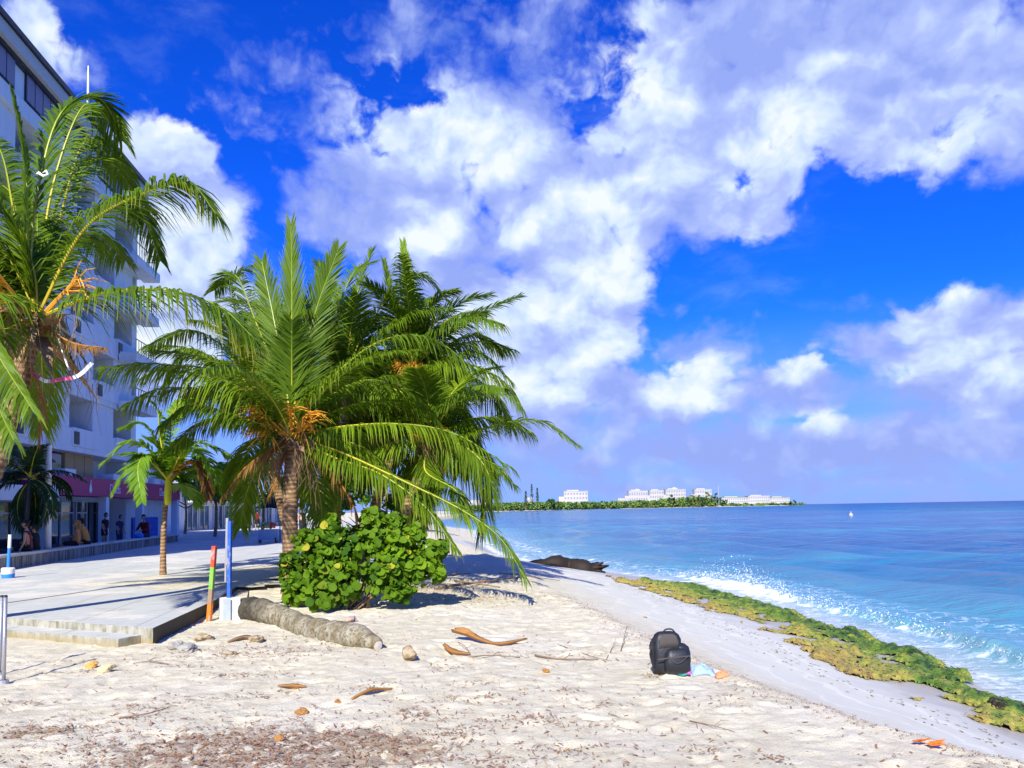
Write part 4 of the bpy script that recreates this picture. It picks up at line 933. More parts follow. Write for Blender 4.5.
# palm log
random.seed(88); A = ong(246, 616); B = ong(378, 650); A.z = gz(A.x, A.y)+.10; B.z = gz(B.x, B.y)+.05
log = thing('palm_log', (A+B)/2-Vector((0, 0, .15)), 'fallen pale palm log lying on the sand left of the bush', 'log')
N = 40; P = [A.lerp(B, i/(N-1))+Vector((0, 0, .035*math.sin(i*.22)))+Vector((.05*math.sin(i*.16), 0, 0)) for i in range(N)]
mb = MB(); mb.tube(P, [.175*(1+.07*math.sin(i*1.3)+random.uniform(-.05, .05))*(1-.6*max(0, (i-N+7)/6)**2)*(1.15 if i < 6 else 1) for i in range(N)], 18, 0, [max(0, 1-i/13) for i in range(N)]); mb.build('trunk', M_log, log, smooth=True)
dirv = (B-A).normalized(); mb = MB(); k = 18
sdv = dirv.cross(Vector((0, 0, 1))).normalized(); upv = sdv.cross(dirv)
mb.add([B+dirv*.012]+[B+dirv*.004+(sdv*math.cos(2*math.pi*j/k)+upv*math.sin(2*math.pi*j/k))*.06*random.uniform(.85, 1.05) for j in range(k)], [(0, 1+j, 1+(j+1) % k) for j in range(k)])
mb.build('cut_end', mat('cut_wood', color=(.50, .44, .36), rough=.95), log)
mb = MB()
for i in range(26):
    a_ = random.random()*6.28; q = A-dirv*.02+(sdv*math.cos(a_)+upv*math.sin(a_))*.16; mb.tube([q, q-dirv*random.uniform(.05, .2)+Vector((random.gauss(0, .08), random.gauss(0, .05), random.gauss(0, .08)))], [.018, .005], 4)
mb.build('root_stubs', M_rockdark, log)
# big driftwood trunk at waterline
random.seed(5); dp = ong(590, 575)
dw = thing('driftwood', onz(565, 573, .2), 'dark wet tree trunk washed up at the waterline beyond the palms', 'driftwood')
mb = MB(); P = spline([onz(524, 567, .35), onz(545, 568, .4)+Vector((0, 0, .15)), onz(568, 570, .3)+Vector((0, 0, .16)), onz(585, 573, .2)+Vector((0, 0, .12)), onz(598, 575, .1)+Vector((0, 0, .1))], 26)
mb.tube(P, [(.10+.24*math.sin(min(1, i/16)*1.57))*(1+.14*math.sin(i*.83)+random.uniform(-.10, .10)) for i in range(25)]+[.2], 12, 0); mb.build('trunk', M_rockdark, dw, smooth=True)
mb = MB()
for i in range(9):
    q = P[20+i % 5]; a_ = random.uniform(0, 3.1); d = Vector((math.cos(a_)*.5, -.3, math.sin(a_)*.6)); mb.tube([q, q+d*.5, q+d*.8+Vector((.15, 0, -.05))], [.13, .09, .03], 6)
mb.build('root_stump', M_rockdark, dw, smooth=True)
# dry coconut sheath
def curved_husk(name, pts, wds, label, m, cat='palm sheath', group=None):
    P = spline(pts, 18); mb = MB(); rows = []
    for i, p in enumerate(P):
        t = i/17; w_ = np.interp(t, np.linspace(0, 1, len(wds)), wds); T = (P[min(i+1, 17)]-P[max(i-1, 0)]).normalized(); u = T.cross(Vector((0, 0, 1))).normalized(); 
        rows.append([p+u*w_*s_+Vector((0, 0, -w_*.9*(1-abs(s_)**2)+w_*.9)) for s_ in (-1, -.5, 0, .5, 1)]+[p+u*w_*s_*.9+Vector((0, 0, -w_*.9*(1-abs(s_)**2)+w_*.9-.008)) for s_ in (1, .5, 0, -.5, -1)])
    vs = [q for r_ in rows for q in r_]; k = 10
    mb.add(vs, [(i*k+j, i*k+(j+1) % k, (i+1)*k+(j+1) % k, (i+1)*k+j) for i in range(17) for j in range(k)]+[tuple(range(k))[::-1], tuple(range(17*k, 18*k))])
    return tag(mb.build(name, m, smooth=True), label, cat, group)
Z_ = lambda px, py, dz: ong(px, py)+Vector((0, 0, dz))
curved_husk('palm_sheath', [Z_(453, 640, .10), Z_(465, 641, .07), Z_(485, 644, .02), Z_(505, 646, .02), Z_(527, 643, .05)], [.05, .085, .045, .02, .035, .012], 'long curled orange brown palm sheath on open sand', M_husk)
curved_husk('palm_sheath', [Z_(443, 650, .07), Z_(452, 655, .02), Z_(470, 656, .02)], [.02, .05, .015], 'short brown broken sheath below the long curled one', M_husk)
curved_husk('palm_sheath', [Z_(228, 643, .0), Z_(245, 640, .015), Z_(264, 641, .0)], [.02, .05, .02], 'grey brown sheath by the white bucket', M_fibre)
curved_husk('palm_sheath', [Z_(278, 688, .02), Z_(292, 690, .03), Z_(306, 688, .01)], [.01, .03, .01], 'thin dark brown sheath flake left of centre foreground', M_husk)
curved_husk('palm_sheath', [Z_(352, 700, .01), Z_(372, 694, .03), Z_(392, 690, .01)], [.01, .022, .01], 'narrow brown leaf flake near centre foreground', M_husk)
# sticks
def stick(pts, r, label, group='sticks on the sand'):
    mb = MB(); P = spline([ong(px, py)+Vector((0, 0, dz)) for px, py, dz in pts], 10); mb.tube(P, [r*(1-.06*i) for i in range(10)], 5)
    q = P[5]; mb.tube([q, q+Vector((.06, .04, .03)), q+Vector((.12, .06, .02))], [r*.6, r*.5, r*.2], 4)
    return tag(mb.build('stick', M_twig, smooth=True), label, 'stick', group)
stick([(617, 661, -.02), (622, 648, .02), (627, 634, .10)], .007, 'thin twig sticking out of sand left of backpack')
stick([(606, 660, 0), (611, 652, .02), (616, 643, .05)], .005, 'shorter leaning twig beside the upright twig')
stick([(535, 657, .02), (560, 660, .015), (598, 660, .01)], .012, 'long brown stick left of the twigs')
stick([(470, 658, .01), (490, 657, .02), (520, 658, .01)], .010, 'brown stick below the short sheath')
stick([(458, 645, .03), (466, 652, .06), (474, 661, .0)], .005, 'fine twig crossing the broken sheath')
stick([(120, 719, .01), (148, 717, .03), (170, 708, .01)], .007, 'thin crooked twig in left foreground')
stick([(168, 665, .01), (150, 663, .02), (133, 664, .01)], .008, 'short stick right of the pale coral lump')
stick([(560, 646, .01), (590, 657, .015), (612, 662, .01)], .005, 'straw thin stalk above the long brown stick')
stick([(690, 722, .01), (712, 728, .02), (735, 733, .01)], .005, 'thin dark twig in right foreground')
for i, (a, b, lb) in enumerate((((435, 590), (520, 578), 'thick dark branch on the sand behind the bush'), ((455, 583), (500, 588), 'broken branch lying just in front of the thick one'), ((430, 578), (470, 574), 'dark branch end poking from under the bush'), ((500, 575), (560, 581), 'long thin branch pointing at the driftwood'))):
    stick([(a[0], a[1], .05), ((a[0]+b[0])/2, (a[1]+b[1])/2+2, .08), (b[0], b[1], .02)], .035-.007*i, lb, 'branches behind the bush')
# litter: dry seagrass and leaf crumbs
random.seed(99); mb = MB()
for (px, py, rx, ry, a) in LIT:
    c_ = onz(px, py, .93)
    for i in range(int(850*a*rx*ry/.3)):
        x = c_.x+random.gauss(0, rx*.62); y = c_.y+random.gauss(0, ry)
        if x < np.interp(y, EDGE_Y, EDGE_X)+.05 and y > 9.9: continue
        z = gz(x, y)+.006; an = random.random()*6.28; L = random.uniform(.015, .07); w_ = random.uniform(.002, .006)
        d = Vector((math.cos(an), math.sin(an), random.uniform(-.1, .35)))*L; s_ = Vector((-math.sin(an), math.cos(an), random.uniform(-.5, .5)))*w_; p = Vector((x, y, z))
        mb.add([p-s_, p+s_, p+d*.5+s_+Vector((0, 0, .006)), p+d*.5-s_+Vector((0, 0, .006)), p+d], [(0, 1, 2, 3), (3, 2, 4)])
LIT2 = [(random.uniform(20, 800), random.uniform(660, 766), random.uniform(.12, .45), random.uniform(.04, .12)) for _ in range(34)]
for (px, py, rx, ry) in LIT2:
    c_ = onz(px, py, .93)
    for i in range(45):
        x = c_.x+random.gauss(0, rx*.6); y = c_.y+random.gauss(0, ry)
        if x > float(Bx(y))+.2 or (x < -4.4 and y > 9.6): continue
        z = gz(x, y)+.006; an = random.random()*6.28; L = random.uniform(.015, .06); w_ = random.uniform(.002, .007); d = Vector((math.cos(an), math.sin(an), random.uniform(-.1, .35)))*L; s_ = Vector((-math.sin(an), math.cos(an), random.uniform(-.5, .5)))*w_; p = Vector((x, y, z)); mb.add([p-s_, p+s_, p+d+s_*.4, p+d-s_*.4], [(0, 1, 2, 3)])
for i in range(1500):
    y = 4.4+14*random.random()**1.6; x = random.uniform(-.7*y, float(Bx(y))+.4)
    if x < np.interp(y, EDGE_Y, EDGE_X)+.1 and y > 9.6: continue
    z = gz(x, y)+.005; an = random.random()*6.28; L = random.uniform(.01, .06); w_ = random.uniform(.002, .009)
    d = Vector((math.cos(an), math.sin(an), random.uniform(0, .4)))*L; s_ = Vector((-math.sin(an), math.cos(an), 0))*w_; p = Vector((x, y, z)); mb.add([p-s_, p+s_, p+d+s_, p+d-s_], [(0, 1, 2, 3)])
stuff(mb.build('beach_litter', M_litter), 'brown dry seagrass and leaf crumbs scattered over the sand', 'beach litter')
mb = MB()
for i in range(1500):
    y = 4.6+11*random.random()**1.5; x = float(Bx(y))+random.gauss(.05, .16)
    z = gz(x, y)+.004; r = random.uniform(.004, .016); mb.ball((x, y, z), (r, r, r*.6), 5, 3)
stuff(mb.build('gravel', mat('coral_grit', color=(.34, .28, .22), rough=.95)), 'small coral pebbles and grit along the edge of the dry sand', 'pebbles')

# backpack, towel, bottle
pk = ong(671, 673); bp_ = thing('backpack', pk, 'black backpack standing upright on the sand near the waterline', 'backpack')
def shell(mb, c, prof, depth, n=9, mi=0, ang=0., bulge=.25):
    """rounded soft box: prof gives (z, half width) pairs"""
    rows = []; c = Vector(c); k = 20
    for z, hw, dp in prof:
        r_ = []
        for j in range(k):
            a_ = 2*math.pi*j/k; ca, sa_ = math.cos(a_), math.sin(a_); x = math.copysign(abs(ca)**.55, ca)*hw; y = math.copysign(abs(sa_)**.6, sa_)*dp
            x += .006*math.sin(z*40+j); r_.append(c+Vector((x*math.cos(ang)-y*math.sin(ang), x*math.sin(ang)+y*math.cos(ang), z)))
        rows += r_
    m_ = len(prof); mb.add(rows, [(i*k+j, i*k+(j+1) % k, (i+1)*k+(j+1) % k, (i+1)*k+j) for i in range(m_-1) for j in range(k)]+[tuple(range(k))[::-1], tuple(range((m_-1)*k, m_*k))], mi)
mb = MB(); shell(mb, pk+Vector((-.035, 0, 0)), [(0, .12, .07), (.02, .145, .09), (.10, .15, .10), (.2, .15, .10), (.28, .145, .09), (.34, .135, .075), (.385, .12, .055), (.41, .09, .035), (.418, .05, .01)], .1, ang=.1); mb.build('main_compartment', M_pack, bp_, smooth=True)
mb = MB(); shell(mb, pk+Vector((.045, -.10, 0)), [(0.02, .10, .04), (.05, .125, .065), (.14, .13, .075), (.2, .12, .06), (.245, .10, .04), (.262, .06, .01)], .1, ang=.12); fp = mb.build('front_pocket', M_pack, bp_, smooth=True)
mb = MB(); shell(mb, pk+Vector((.105, -.03, .03)), [(0, .06, .07), (.1, .075, .085), (.18, .075, .08), (.24, .06, .06), (.27, .03, .02)], .1, ang=.3); mb.build('side_pocket', M_pack, bp_, smooth=True)
mb = MB(); shell(mb, pk+Vector((-.03, -.075, .26)), [(0, .10, .015), (.06, .10, .02), (.12, .085, .015), (.14, .05, .006)], .1, ang=.1); mb.build('mesh_panel', M_mesh, bp_, smooth=True)
mb = MB(); mb.bar(pk+Vector((-.16, -.17, .17)), pk+Vector((.16, -.175, .20)), .006, .012); mb.tube(spline([pk+Vector((-.06, -.175, .2)), pk+Vector((.03, -.19, .13)), pk+Vector((.14, -.18, .2))], 9), .004, 5); mb.build('zip', M_mesh, fp)
mb = MB(); P = spline([pk+Vector((-.13, -.04, .38)), pk+Vector((-.195, -.06, .32)), pk+Vector((-.205, -.06, .2)), pk+Vector((-.17, -.05, .06))], 14)
for a_, b_ in zip(P, P[1:]): mb.bar(a_, b_, .014, .035)
mb.build('strap', M_pack, bp_)
mb = MB(); mb.tube(spline([pk+Vector((-.07, 0, .405)), pk+Vector((-.04, 0, .435)), pk+Vector((.02, 0, .435)), pk+Vector((.05, 0, .40))], 10), .009, 6); mb.build('handle', M_pack, bp_, smooth=True)
bq = ong(681, 676); bt = thing('water_bottle', bq, 'turquoise bottle lying on sand against the backpack', 'bottle')
mb = MB(); d = Vector((.9, -.35, 0)).normalized(); mb.tube([bq+d*t_+Vector((0, 0, .035)) for t_ in (-.10, -.095, .02, .05, .06)], [.018, .033, .033, .025, .015], 12); mb.build('bottle_body', M_turq, bt, smooth=True)
mb = MB(); mb.tube([bq+d*t_+Vector((0, 0, .035)) for t_ in (.06, .095)], [.018, .018], 10); mb.build('cap', mat('pink_cap', color=(.6, .1, .4), rough=.4), bt)
def cloth(name, px, py, sx, sy, m, label, cat, seed, h=.05):
    c_ = ong(px, py); n_ = 22; xs = np.linspace(-1, 1, n_); mb = MB(); vs = []
    for a_ in xs:
        for b_ in xs:
            rr = 1+.2*math.sin(a_*4+seed); x = c_.x+a_*sx*rr; y = c_.y+b_*sy*(1+.25*math.sin(b_*3+a_*2+seed))
            e_ = min(1, (1-abs(a_))*3)*min(1, (1-abs(b_))*3); vs.append((x, y, gz(x, y)+.006+e_*h*(.5+.9*abs(float(fbm(np.array([a_*2.2+seed]), np.array([b_*2.2]), 3)[0]))*2.2)))
    mb.add(vs, [(i*n_+j, (i+1)*n_+j, (i+1)*n_+j+1, i*n_+j+1) for i in range(n_-1) for j in range(n_-1)])
    o = mb.build(name, m, smooth=True); md = o.modifiers.new('s', 'SOLIDIFY'); md.thickness = .006; return tag(o, label, cat)
cloth('towel', 702, 672, .14, .09, M_ltblue, 'crumpled light blue towel right of the backpack', 'towel', 2., .07)
cloth('towel', 722, 677, .06, .05, mat('orange_towel', color=(.62, .25, .12), rough=.9), 'small orange cloth beyond the light blue towel', 'towel', 5., .06)
# crab-like orange leaf at lower right
cr = ong(925, 746); lf_ = thing('dead_leaf', cr, 'bright orange dead leaf on the edge of the dry sand at lower right', 'leaf')
mb = MB(); random.seed(3)
for i in range(7):
    a_ = random.gauss(-.4, .7); L = random.uniform(.05, .12); q = cr+Vector((random.gauss(0, .04), random.gauss(0, .03), .02)); d = Vector((math.cos(a_), math.sin(a_), random.uniform(0, .5)))*L; s_ = Vector((-math.sin(a_), math.cos(a_), .3))*.022
    mb.add([q, q+d*.4+s_, q+d, q+d*.4-s_], [(0, 1, 2, 3)])
mb.build('blade', mat('orange_leaf', color=(.70, .17, .02), rough=.6), lf_)
cloth('dark_stone', 1020, 712, .45, .12, M_rockdark, 'dark wet rock ledge at the right edge of the weed shelf', 'rock', 9., .16)

# posts
pb = ong(209, 621); post = thing('painted_post', pb, 'short wooden post painted red, green and orange beside the promenade', 'post')
top = at(214.5, 546, pb.y); ax = (top-pb).normalized(); H_ = (top-pb).length
def seg(a, b, m, nm, w_=.085, th=.06): mb = MB(); mb.bar(pb+ax*H_*a, pb+ax*H_*b, w_, th); return mb.build(nm, m, post)
seg(-.12, .235, M_orange, 'orange_band'); seg(.237, .42, M_wood, 'bare_wood_band', .086, .061); seg(.422, .72, M_green, 'green_band'); rd = seg(.722, 1., M_red, 'red_band')
mb = MB()
for k_, pts_ in enumerate((((-.018, .93), (-.018, .86), (.0, .84)), ((.0, .94), (.016, .92), (.0, .88), (.018, .86), (.004, .82)))):
    mb.tube([pb+ax*H_*t_+Vector((x_, -.038, 0)) for x_, t_ in pts_], .006, 4)
mb.build('white_mark', M_white, rd)
bb = ong(229, 620); bpost = thing('blue_post', bb, 'tall weathered blue wooden post set in a white square block', 'post')
tp = at(230, 521, bb.y); ax = (tp-bb).normalized(); H_ = (tp-bb).length
mb = MB(); mb.bar(bb+ax*H_*.2, bb+ax*H_, .075, .05); mb.build('blue_plank', M_blue, bpost)
mb = MB(); mb.bar(bb+ax*H_*.12+Vector((0, .002, 0)), bb+ax*H_*.2, .07, .048); mb.build('bare_foot', M_wood, bpost)
mb = MB(); mb.bar(bb+ax*H_*.55+Vector((-.055, .02, 0)), bb+ax*H_*1.03+Vector((-.05, .02, 0)), .03, .04); mb.build('grey_plank', mat('grey_wood', color=(.30, .29, .30), rough=.9), bpost)
mb = MB(); mb.bar(bb+ax*H_*.38+Vector((-.07, .03, 0)), bb+ax*H_*.60+Vector((-.07, .03, 0)), .03, .03); mb.build('grey_plank', MATS['grey_wood'], bpost)
mb = MB(); mb.box(bb+Vector((0, .03, .17)), (.29, .26, .36), R(28)); mb.build('block', M_white, bpost, bevel=.012)
mb = MB(); mb.box(bb+Vector((-.012, .02, .17))+Vector((.02, -.148, 0)), (.125, .01, .355), R(8)); mb.build('grey_patch', mat('grey_patch', color=(.34, .38, .42), rough=.8), bpost)
# rail posts lower left
for i, (px0, py0, px1, py1, lb) in enumerate(((3.5, 684, 5.5, 597, 'thin steel post at the lower left edge, the right hand one of the pair'), (-1, 676, 1.8, 597, 'thin steel post cut by the left picture edge'))):
    p = ong(px0, py0) if px0 > 0 else onz(px0, py0, .93); rp = thing('steel_post', p, lb, 'post', 'steel posts at lower left'); t_ = at(px1, py1, p.y)
    mb = MB(); mb.tube([p-Vector((0, 0, .1)), t_], .018, 10); mb.build('pole', M_grey, rp, smooth=True)
    mb = MB(); mb.tube([p-Vector((0, 0, .01)), p+Vector((0, 0, .04))], [.05, .045], 10); mb.build('foot', M_grey, rp)
    mb = MB(); mb.tube([t_, t_+Vector((0, 0, .02))], [.022, .015], 10); mb.build('cap', M_dark, rp)
# blue and white bollard
p = onz(8, 578, 1.15); bo = thing('bollard', p, 'blue and white pole standing in a round blue and white base on promenade', 'bollard')
mb = MB(); mb.tube([p, p+Vector((0, 0, .22)), p+Vector((0, 0, .25))], [.13, .15, .13], 18); mb.build('base', M_white, bo, smooth=False)
mb = MB(); mb.tube([p+Vector((0, 0, .0)), p+Vector((0, 0, .10))], [.136, .146], 18); mb.build('base_band', M_bluebright, bo)
mb = MB(); mb.tube([p+Vector((0, 0, .2)), p+Vector((.02, 0, .72))], .035, 10); mb.build('pole', M_bluebright, bo)
mb = MB(); mb.tube([p+Vector((.02, 0, .72)), p+Vector((.03, 0, 1.04))], .036, 10); mb.build('pole_top', M_white, bo)
# tall white lamp pole
p = at(48, 549, 25.); p.z = 1.15; lp = thing('lamp_pole', p, 'tall slim white pole rising beside the seat wall at left', 'pole')
mb = MB(); t_ = at(50, 300, 25.); mb.tube([p, (p+t_)/2, t_], [.10, .085, .07], 12); mb.build('pole', M_white, lp, smooth=True)
mb = MB(); mb.tube([t_, t_+Vector((.5, -.2, .15))], .04, 8); mb.ball(t_+Vector((.6, -.24, .15)), (.25, .12, .06)); mb.build('lamp_head', M_grey, lp)
# grey street pole by the shops
p = SP(12.5, 3.5, 1.15); sp_ = thing('lamp_pole', p, 'grey pole in front of the shop row left of nearest palm', 'pole')
mb = MB(); mb.tube([p, p+Vector((0, 0, 4.6))], .08, 8); mb.build('pole', M_grey, sp_); mb = MB(); mb.ball(p+Vector((0, 0, 4.7)), (.2, .2, .15)); mb.build('lamp_head', M_white, sp_)

# ---------------------------------------------------------------- people
def person(label, loc, face, pose, top, bottom, skin=None, hair='short', scale=1., seed=0, lean=.1, arms=None, hat=None):
    """one skinned body; clothes are shells cut from it"""
    skin = skin or M_skin; J = {}; E_ = []; T = {}
    def j(n, x, y, z, r): J[n] = (x, y, z, r)
    sit = pose == 'sit'; zh = .10 if sit else .92
    ly = lean*.45
    j('pel', 0, 0, zh, .115); j('waist', 0, ly*.35, zh+.16, .11); j('chest', 0, ly*.8, zh+.36, .125); j('neckb', 0, ly, zh+.52, .07); j('neck', 0, ly+.01, zh+.58, .052); j('head0', 0, ly+.02, zh+.63, .05)
    for s, n in ((-1, 'l'), (1, 'r')):
        j('sh'+n, s*.16, ly*.95, zh+.47, .058)
        if arms == 'prop': el_, wr = (s*.24, ly-.06, zh+.24), (s*.27, -.10, zh+.02)
        elif arms == 'knee': el_, wr = (s*.22, ly+.12, zh+.25), (s*.14, ly+.32, zh+.2)
        else: el_, wr = (s*.22, ly+.0, zh+.20), (s*.23, ly+.10, zh-.03)
        j('el'+n, *el_, .038); j('wr'+n, *wr, .026); hx = [wr[i]+(wr[i]-el_[i])*.35 for i in range(3)]
        if arms == 'prop': hx = [wr[0]+s*.02, wr[1]-.07, wr[2]-.02]
        j('ha'+n, *hx, .030)
        j('hip'+n, s*.09, .0, zh-.04, .095)
        if sit: kn, an, to = (s*.11, .44, zh+.02), (s*.12, .50, zh-.40), (s*.13, .64, zh-.44)
        else: kn, an, to = (s*.10, .03, .48), (s*.11+.0, -.01, .09), (s*.13, .13, .03)
        j('kn'+n, *kn, .062); j('an'+n, *an, .038); j('to'+n, *to, .032)
        E_ += [('chest', 'sh'+n, 'torso'), ('sh'+n, 'el'+n, 'uarm'), ('el'+n, 'wr'+n, 'farm'), ('wr'+n, 'ha'+n, 'hand'), ('pel', 'hip'+n, 'hips'), ('hip'+n, 'kn'+n, 'thigh'), ('kn'+n, 'an'+n, 'shin'), ('an'+n, 'to'+n, 'foot')]
    E_ += [('pel', 'waist', 'torso'), ('waist', 'chest', 'torso'), ('chest', 'neckb', 'torso'), ('neckb', 'neck', 'neck'), ('neck', 'head0', 'neck')]
    names = list(J); me = bpy.data.meshes.new('b'); me.from_pydata([J[n][:3] for n in names], [(names.index(a), names.index(b)) for a, b, _ in E_], [])
    o = bpy.data.objects.new('b', me); C.objects.link(o); o.modifiers.new('s', 'SKIN'); sd2 = o.modifiers.new('u', 'SUBSURF'); sd2.levels = 1; sd2.render_levels = 1
    for i, n in enumerate(names):
        sv = me.skin_vertices[0].data[i]; r = J[n][3]; sv.radius = (r*1.25, r) if n in ('pel', 'waist', 'chest') else (r, r); sv.use_root = (n == 'pel')
    bpy.context.view_layer.update(); ev = bpy.data.meshes.new_from_object(o.evaluated_get(bpy.context.evaluated_depsgraph_get())); bpy.data.objects.remove(o)
    V = [v.co.copy() for v in ev.vertices]; Nn = [v.normal.copy() for v in ev.vertices]; Fc = [tuple(p.vertices) for p in ev.polygons]
    segs = [(Vector(J[a][:3]), Vector(J[b][:3]), t) for a, b, t in E_]
    def near_(p):
        best = None
        for a, b, t in segs:
            k = max(0, min(1, (p-a).dot(b-a)/(b-a).length_squared)); d = (p-a-(b-a)*k).length
            if best is None or d < best[0]: best = (d, t, k)
        return best
    reg = [near_(sum((V[i] for i in f), Vector())/len(f)) for f in Fc]
    mb = MB(); mb.add(V, Fc)
    hd = Vector((0, ly+.035, zh+.74)); seg_, rg = 14, 10; vs = []
    for i in range(rg+1):
        th = math.pi*i/rg
        for k in range(seg_):
            a = 2*math.pi*k/seg_; x, y, z = math.sin(th)*math.cos(a)*.074, math.sin(th)*math.sin(a)*.095, math.cos(th)*.118
            if z < 0: x *= 1+z*2.2; y = y*(1+z*1.2)+.02*(-z/.11)*(1 if y > 0 else 0)
            if y > .07 and abs(x) < .02 and -.04 < z < .02: y += .022
            vs.append(hd+Vector((x, y, z)))
    mb.add(vs, [(i*seg_+k, (i+1)*seg_+k, (i+1)*seg_+(k+1) % seg_, i*seg_+(k+1) % seg_) for i in range(rg) for k in range(seg_)])
    for s in (-1, 1):
        mb.ball(hd+Vector((s*.075, .0, -.005)), (.012, .022, .03), 6, 5)
        wv_, hv_ = Vector(J['wr'+'lr'[s > 0]][:3]), Vector(J['ha'+'lr'[s > 0]][:3]); d = (hv_-wv_).normalized(); u = d.cross(Vector((0, 1, .2))).normalized()
        for q in range(4): b0_ = hv_+u*(q-1.5)*.017; L_ = (.06, .072, .068, .052)[q]; mb.tube([b0_, b0_+d*L_*.5, b0_+d*L_*.8+Vector((0, .014, 0)), b0_+d*L_+Vector((0, .024, 0))], [.009, .0085, .008, .006], 6)
        b0_ = wv_.lerp(hv_, .4); mb.tube([b0_, b0_-u*s*.03+d*.02+Vector((0, .015, 0)), b0_-u*s*.04+d*.055+Vector((0, .02, 0))], [.011, .010, .007], 6)
    M_ = Matrix.Translation(Vector(loc)) @ Matrix.Rotation(face, 4, 'Z') @ Matrix.Scale(scale, 4)
    def xf(mb): mb.v = [tuple(M_ @ Vector(q)) for q in mb.v]; return mb
    root = thing('person', loc, label, 'person', 'people by the shops'); xf(mb).build('body', skin, root, smooth=True)
    def shellof(nm, ok, off, m):
        mb = MB(); idx = {}; vs = []; fs = []
        for f, r_ in zip(Fc, reg):
            if not ok(*r_[1:]): continue
            for i in f:
                if i not in idx: idx[i] = len(vs); vs.append(V[i]+Nn[i]*off)
            fs.append(tuple(idx[i] for i in f))
        if fs: mb.add(vs, fs); xf(mb).build(nm, m, root, smooth=True)
    tm, slv = top; shellof('shirt' if slv else 'tank_top', lambda t, k: t == 'torso' or (t == 'uarm' and k < slv) or (t == 'farm' and slv > 1), .012, tm)
    bm_, lg = bottom; shellof('trousers' if lg > 1 else 'shorts', lambda t, k: t == 'hips' or (t == 'thigh' and k < min(lg, 1)+.01) or (t == 'shin' and lg > 1 and k < .85), .016, bm_)
    shellof('shoes', lambda t, k: t == 'foot', .01, M_black)
    mb = MB(); vs2 = [hd+(q-hd)*1.13 for q in vs]; fs2 = []
    for i in range(rg):
        for k in range(seg_):
            c_ = (vs[i*seg_+k]-hd); 
            if c_.z > .045 or (c_.y < .01 and c_.z > -.06): fs2.append((i*seg_+k, (i+1)*seg_+k, (i+1)*seg_+(k+1) % seg_, i*seg_+(k+1) % seg_))
    mb.add(vs2, fs2)
    if hair == 'long': mb.tube([hd+Vector((0, -.06, .03)), hd+Vector((0, -.10, -.08)), hd+Vector((0, -.11, -.24))], [.07, .065, .03], 8)
    if hair == 'bun': mb.ball(hd+Vector((0, -.10, .09)), .045)
    xf(mb).build('hair', hat or M_hair, root, smooth=True)
    return root
def wallpt(px):       # seat on the coping under a column of the picture
    r = ray(px, 545); k = (wd.y*w0.x-wd.x*w0.y)/(r.x*wd.y-r.y*wd.x); return Vector((r.x*k, r.y*k, 1.575))
inw = math.atan2(-wn_.y, -wn_.x)-math.pi/2    # facing the shops
tl = M_skind
person('woman in dark red tank top with her back turned, leftmost on the seat wall', wallpt(29), inw+.1, 'sit', (M_redcl, 0), (M_black, .8), M_skin, 'bun', .98, lean=.15)
person('smaller person beside the dark red tank top, next to white pole', wallpt(39)+Vector((-.15, .1, 0)), inw-.3, 'sit', (M_black, .0), (M_black, .8), tl, 'short', .86, lean=.2, arms='knee')
person('person leaning on one arm on the wall, black shorts and bare sunlit back', wallpt(76), inw+.2, 'sit', (mat('orange_cloth', color=(.62, .28, .06), rough=.85), .2), (M_black, .9), tl, 'long', .95, lean=-.1, arms='prop', hat=mat('blond_hair', color=(.40, .2, .06), rough=.6))
person('person in orange top hunched beside the leaning one on the wall', wallpt(87), inw-.2, 'sit', (MATS['orange_cloth'], .5), (M_black, 1.5), tl, 'short', 1., lean=.35, arms='knee')
person('standing person in black in front of the shop doors', Vector((-18.0, 34.0, 1.15)), -1.7, 'stand', (M_black, .6), (M_black, .6), M_skin, 'short', .9)
person('standing person in navy shirt right of the one in black', Vector((-17.75, 34.8, 1.15)), -1.9, 'stand', (M_navy, .7), (M_navy, 1.5), M_skin, 'short', .84)
person('person in dark red jacket sitting on the wall left of the small palm', wallpt(146), inw+1.2, 'sit', (M_redcl, 2), (M_navy, 1.5), M_skin, 'short', 1.12, lean=.3, arms='knee')
mb = MB(); p = wallpt(139); mb.ball(p+Vector((0, 0, .10)), (.22, .16, .12), 12, 8, noise=.08); tag(mb.build('bag', M_bluebright, smooth=True), 'bright blue bag on the seat wall beside the dark red jacket', 'bag')
person('person in bright blue shirt walking in front of the shop row', onz(248, 531.5, 1.15), .4, 'stand', (M_bluecl, .7), (M_black, 1.5), M_skin, 'short', 1.)
person('distant person in navy by the shop row, left of the blue shirt', onz(236, 528.5, 1.15), 1., 'stand', (M_navy, .7), (M_navy, .8), M_skin, 'short', 1.)
person('distant person in dark clothes right of the bright blue shirt', onz(257, 530, 1.15), .2, 'stand', (M_redcl, .7), (M_black, .8), M_skin, 'short', 1.)
person('person in dark shorts seen just right of the nearest palm trunk', onz(303, 549, 1.15), 1.3, 'stand', (M_black, 0), (M_black, .8), mat('pink_skin', color=(.62, .36, .28), rough=.55), 'short', 1., arms='knee')
